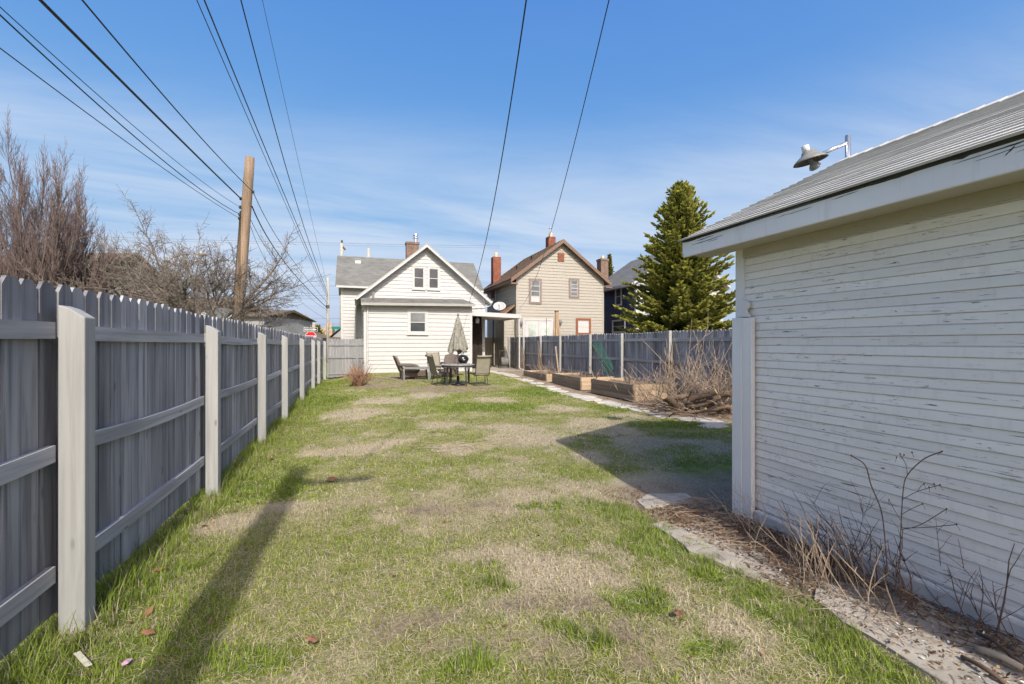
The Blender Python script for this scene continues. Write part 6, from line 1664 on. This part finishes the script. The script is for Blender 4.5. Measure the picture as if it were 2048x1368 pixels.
def sling_chair(label, px, py, heading, group='sling chairs round the patio table'):
    x, y = onG(px, py, 0.0); t = thing('sling_chair', label, 'chair', (x, y, gzs(x, y)), -heading, group)
    W = 0.27
    prof = [(0.27, 0.415), (0.24, 0.435), (0.05, 0.40), (-0.16, 0.375), (-0.235, 0.40), (-0.275, 0.52), (-0.345, 0.78), (-0.415, 1.02), (-0.45, 1.09), (-0.485, 1.085)]
    pr = spline([Vector((0, a, b)) for a, b in prof], 3)
    ns = len(pr); cut = int(ns * 0.47)
    def surf(P):
        def f(u, v):
            k = v * (len(P) - 1); i = min(len(P) - 2, int(k)); q = P[i].lerp(P[i + 1], k - i)
            return (-W + 2 * W * u, q.y, q.z - 0.02 * math.sin(math.pi * u))
        return MB().grid(f, 8, len(P))
    solid(surf(pr[:cut + 1]).build('seat', M['sling'], t, True), 0.008)
    solid(surf(pr[cut:]).build('backrest', M['sling'], t, True), 0.008)
    # padded head roll
    MB().tube([(-W, -0.455, 1.055), (0, -0.46, 1.05), (W, -0.455, 1.055)], 0.035, 10).build('headrest', M['sling'], t, True)
    for s in (-1, 1):
        MB().tube([(s * W, q.y, q.z) for q in pr], 0.016, 6).build('side_rail', M['frame'], t, True)
        arm_ = spline([(s * (W + 0.035), -0.31, 0.66), (s * (W + 0.05), -0.10, 0.665), (s * (W + 0.05), 0.16, 0.645), (s * (W + 0.045), 0.285, 0.58), (s * (W + 0.04), 0.30, 0.42), (s * (W + 0.035), 0.29, 0.10), (s * (W + 0.03), 0.25, 0.022), (s * (W + 0.025), 0.10, 0.018), (s * (W + 0.02), -0.28, 0.018)], 4)
        MB().tube(arm_, 0.017, 7).build('arm', M['frame'], t, True)
    MB().tube([(-W - 0.02, -0.28, 0.018), (W + 0.02, -0.28, 0.018)], 0.016, 6).tube([(-W - 0.03, 0.12, 0.02), (W + 0.03, 0.12, 0.02)], 0.014, 6).build('floor_bar', M['frame'], t)
    MB().tube([(-W, -0.18, 0.36), (W, -0.18, 0.36)], 0.014, 6).tube([(-W - 0.03, 0.27, 0.40), (W + 0.03, 0.27, 0.40)], 0.014, 6).build('cross_bar', M['frame'], t)
    for s in (-1, 1): MB().tube([(s * 0.20, -0.17, 0.36), (s * 0.22, -0.25, 0.02)], 0.015, 6).build('rear_leg', M['frame'], t)
    return t
sling_chair('tan sling chair left of the patio table with its back half turned to the viewer', 881, 771, TH + R(58))
sling_chair('tan sling chair right of the patio table seen from behind', 960, 771, TH - R(24))
sling_chair('tan sling chair behind the left one, only its tall back showing', 873, 761, TH + R(150))

def wicker_chair(label, px, py, heading, cushion=True, k=1.0):
    x, y = onG(px, py, 0.03); t = thing('wicker_chair', label, 'chair', (x, y, gzs(x, y)), -heading, 'brown wicker chairs by the house')
    def back(u, v):
        xx = (-0.33 + 0.66 * u) * (1 - 0.12 * v * v); return (xx, -0.28 - 0.26 * v + 0.05 * math.cos(math.pi * (u - .5)) * 0 - 0.06 * (1 - (2 * u - 1) ** 2), 0.32 + 0.66 * v - 0.06 * (2 * u - 1) ** 2 * v)
    solid(MB().grid(back, 12, 10).build('backrest', M['wicker'], t, True), 0.05)
    o = MB().box(-0.34, 0.34, -0.30, 0.34, 0.10, 0.32).build('seat_base', M['wicker'], t); bevel(o, 0.03)
    for s in (-1, 1):
        o = MB().tube(spline([(s * 0.37, -0.40, 0.60), (s * 0.38, -0.1, 0.585), (s * 0.38, 0.22, 0.575), (s * 0.375, 0.36, 0.50), (s * 0.37, 0.36, 0.36), (s * 0.37, 0.30, 0.30)], 4), [0.05] * 21, 8).build('arm', M['wicker'], t, True)
        for yy in (-0.26, 0.30): MB().tube([(s * 0.31, yy, 0.10), (s * 0.32, yy * 1.05, 0.0)], 0.025, 8).build('leg', M['wicker'], t)
    if cushion:
        o = MB().box(-0.31, 0.31, -0.26, 0.33, 0.325, 0.43).build('cushion', M['cushion'], t); bevel(o, 0.045, 3)
        def bc(u, v): return (-0.28 + 0.56 * u, -0.235 - 0.25 * v + 0.03 * math.sin(math.pi * u), 0.43 + 0.50 * v)
        solid(MB().grid(bc, 8, 8).build('back_cushion', M['cushion'], t, True), 0.05)
    return t
wicker_chair('brown wicker armchair with a grey cushion left of the low table', 816, 760, TH + R(68))
wicker_chair('brown wicker chair behind the patio table facing the viewer', 897, 756, TH + R(185), False)
# low table and ottoman
x, y = onG(835, 762, 0.02)
lt_ = thing('low_table', 'low rectangular slatted grey table beside the wicker armchair', 'table', (x, y, gzs(x, y)), -TH + R(3))
for k in range(5): MB().box(-0.52, 0.52, -0.27 + 0.11 * k, -0.17 + 0.11 * k, 0.50, 0.525).build('slat', M['table_top'], lt_)
MB().box(-0.50, 0.50, -0.26, -0.235, 0.44, 0.499).box(-0.50, 0.50, 0.235, 0.26, 0.44, 0.499).build('apron', M['table_top'], lt_)
for sx in (-1, 1):
    for sy in (-1, 1): MB().box(sx * 0.49 - 0.025, sx * 0.49 + 0.025, sy * 0.24 - 0.025, sy * 0.24 + 0.025, 0.0, 0.499).build('leg', M['table_top'], lt_)
x, y = onG(835, 757, 0.03)
ot = thing('wicker_ottoman', 'brown wicker ottoman under the low grey table', 'ottoman', (x, y, gzs(x, y)), -TH)
o = MB().box(-0.36, 0.40, -0.22, 0.22, 0.05, 0.30).build('base', M['wicker'], ot); bevel(o, 0.02)
o = MB().box(-0.36, 0.40, -0.22, 0.22, 0.301, 0.34).build('cushion', M['cushion'], ot); bevel(o, 0.018)
for sx in (-0.30, 0.34):
    for sy in (-0.17, 0.17): MB().tube([(sx, sy, 0), (sx, sy, 0.06)], 0.02, 8).build('leg', M['wicker'], ot)
# kettle grill
x, y = onG(925, 752, 0.06)
kg = thing('kettle_grill', 'black kettle grill on three legs against the white wall', 'grill', (x, y, gzs(x, y)))
MB().lathe([(0.02, 0.50), (0.12, 0.51), (0.21, 0.58), (0.265, 0.68), (0.275, 0.74), (0.27, 0.745)], 28).build('bowl', M['black'], kg, True)
MB().lathe([(0.28, 0.746), (0.282, 0.76), (0.265, 0.82), (0.21, 0.89), (0.12, 0.935), (0.03, 0.95), (0.005, 0.951)], 28).build('lid', M['black'], kg, True)
MB().tube(spline([(-0.06, 0, 0.94), (-0.06, 0, 1.0), (0, 0, 1.02), (0.06, 0, 1.0), (0.06, 0, 0.94)], 3), 0.012, 6).build('handle', M['frame'], kg)
for k in range(3):
    a = R(-80 + 120 * k); MB().tube([(0.14 * math.cos(a), 0.14 * math.sin(a), 0.54), (0.27 * math.cos(a), 0.27 * math.sin(a), 0.0)], 0.014, 8).build('leg', M['steel'], kg)
MB().box(-0.04, 0.05, -0.278, -0.270, 0.715, 0.735).build('badge', M['sign_white'], kg)
MB().lathe([(0.15, 0.30), (0.16, 0.31), (0.05, 0.32), (0.01, 0.32)], 16).build('ash_pan', M['steel'], kg, True)
a_ = onG(845, 752, 0.05)
tag(MB().tube([(a_[0], a_[1], 0.0), (a_[0], a_[1], 0.75)], 0.012, 6).build('white_stake', M['sign_white']), 'thin white stake in front of the white house wall', 'stake')
# hose reel cart
x, y = onG(1008, 736, 0.12); d = 27.0
hr = thing('hose_reel', 'hose reel cart parked before the weathered fence', 'hose reel', (x, y, 0.12), -TH + R(15))
m = MB()
for k in range(9):
    xx = -0.17 + 0.34 * k / 8; rr = 0.24 + 0.03 * (k % 2)
    m.tube([(xx, rr * math.cos(2 * math.pi * j / 20), 0.36 + rr * math.sin(2 * math.pi * j / 20)) for j in range(21)], 0.022, 6, False)
m.build('hose', M['lamp_grey'], hr, True)
for s in (-1, 1):
    MB().tube([(s * 0.24, -0.15, 0.03), (s * 0.24, 0.0, 0.36), (s * 0.22, 0.22, 0.98)], 0.016, 6).build('side_frame', M['frame'], hr)
    MB().lathe([(0.02, -0.015), (0.13, -0.015), (0.13, 0.015), (0.02, 0.015)], 16, Matrix.Translation((s * 0.29, 0.10, 0.13)) @ Matrix.Rotation(R(90), 4, 'Y')).build('wheel', M['black'], hr)
    MB().lathe([(0.02, -0.008), (0.29, -0.008), (0.29, 0.008), (0.02, 0.008)], 20, Matrix.Translation((s * 0.205, 0, 0.36)) @ Matrix.Rotation(R(90), 4, 'Y')).build('drum_side', M['lamp_dark'], hr)
MB().tube([(-0.22, 0.22, 0.98), (0.22, 0.22, 0.98)], 0.016, 6).build('handle', M['frame'], hr)
MB().tube([(-0.24, -0.15, 0.03), (0.24, -0.15, 0.03)], 0.016, 6).build('foot_bar', M['frame'], hr)
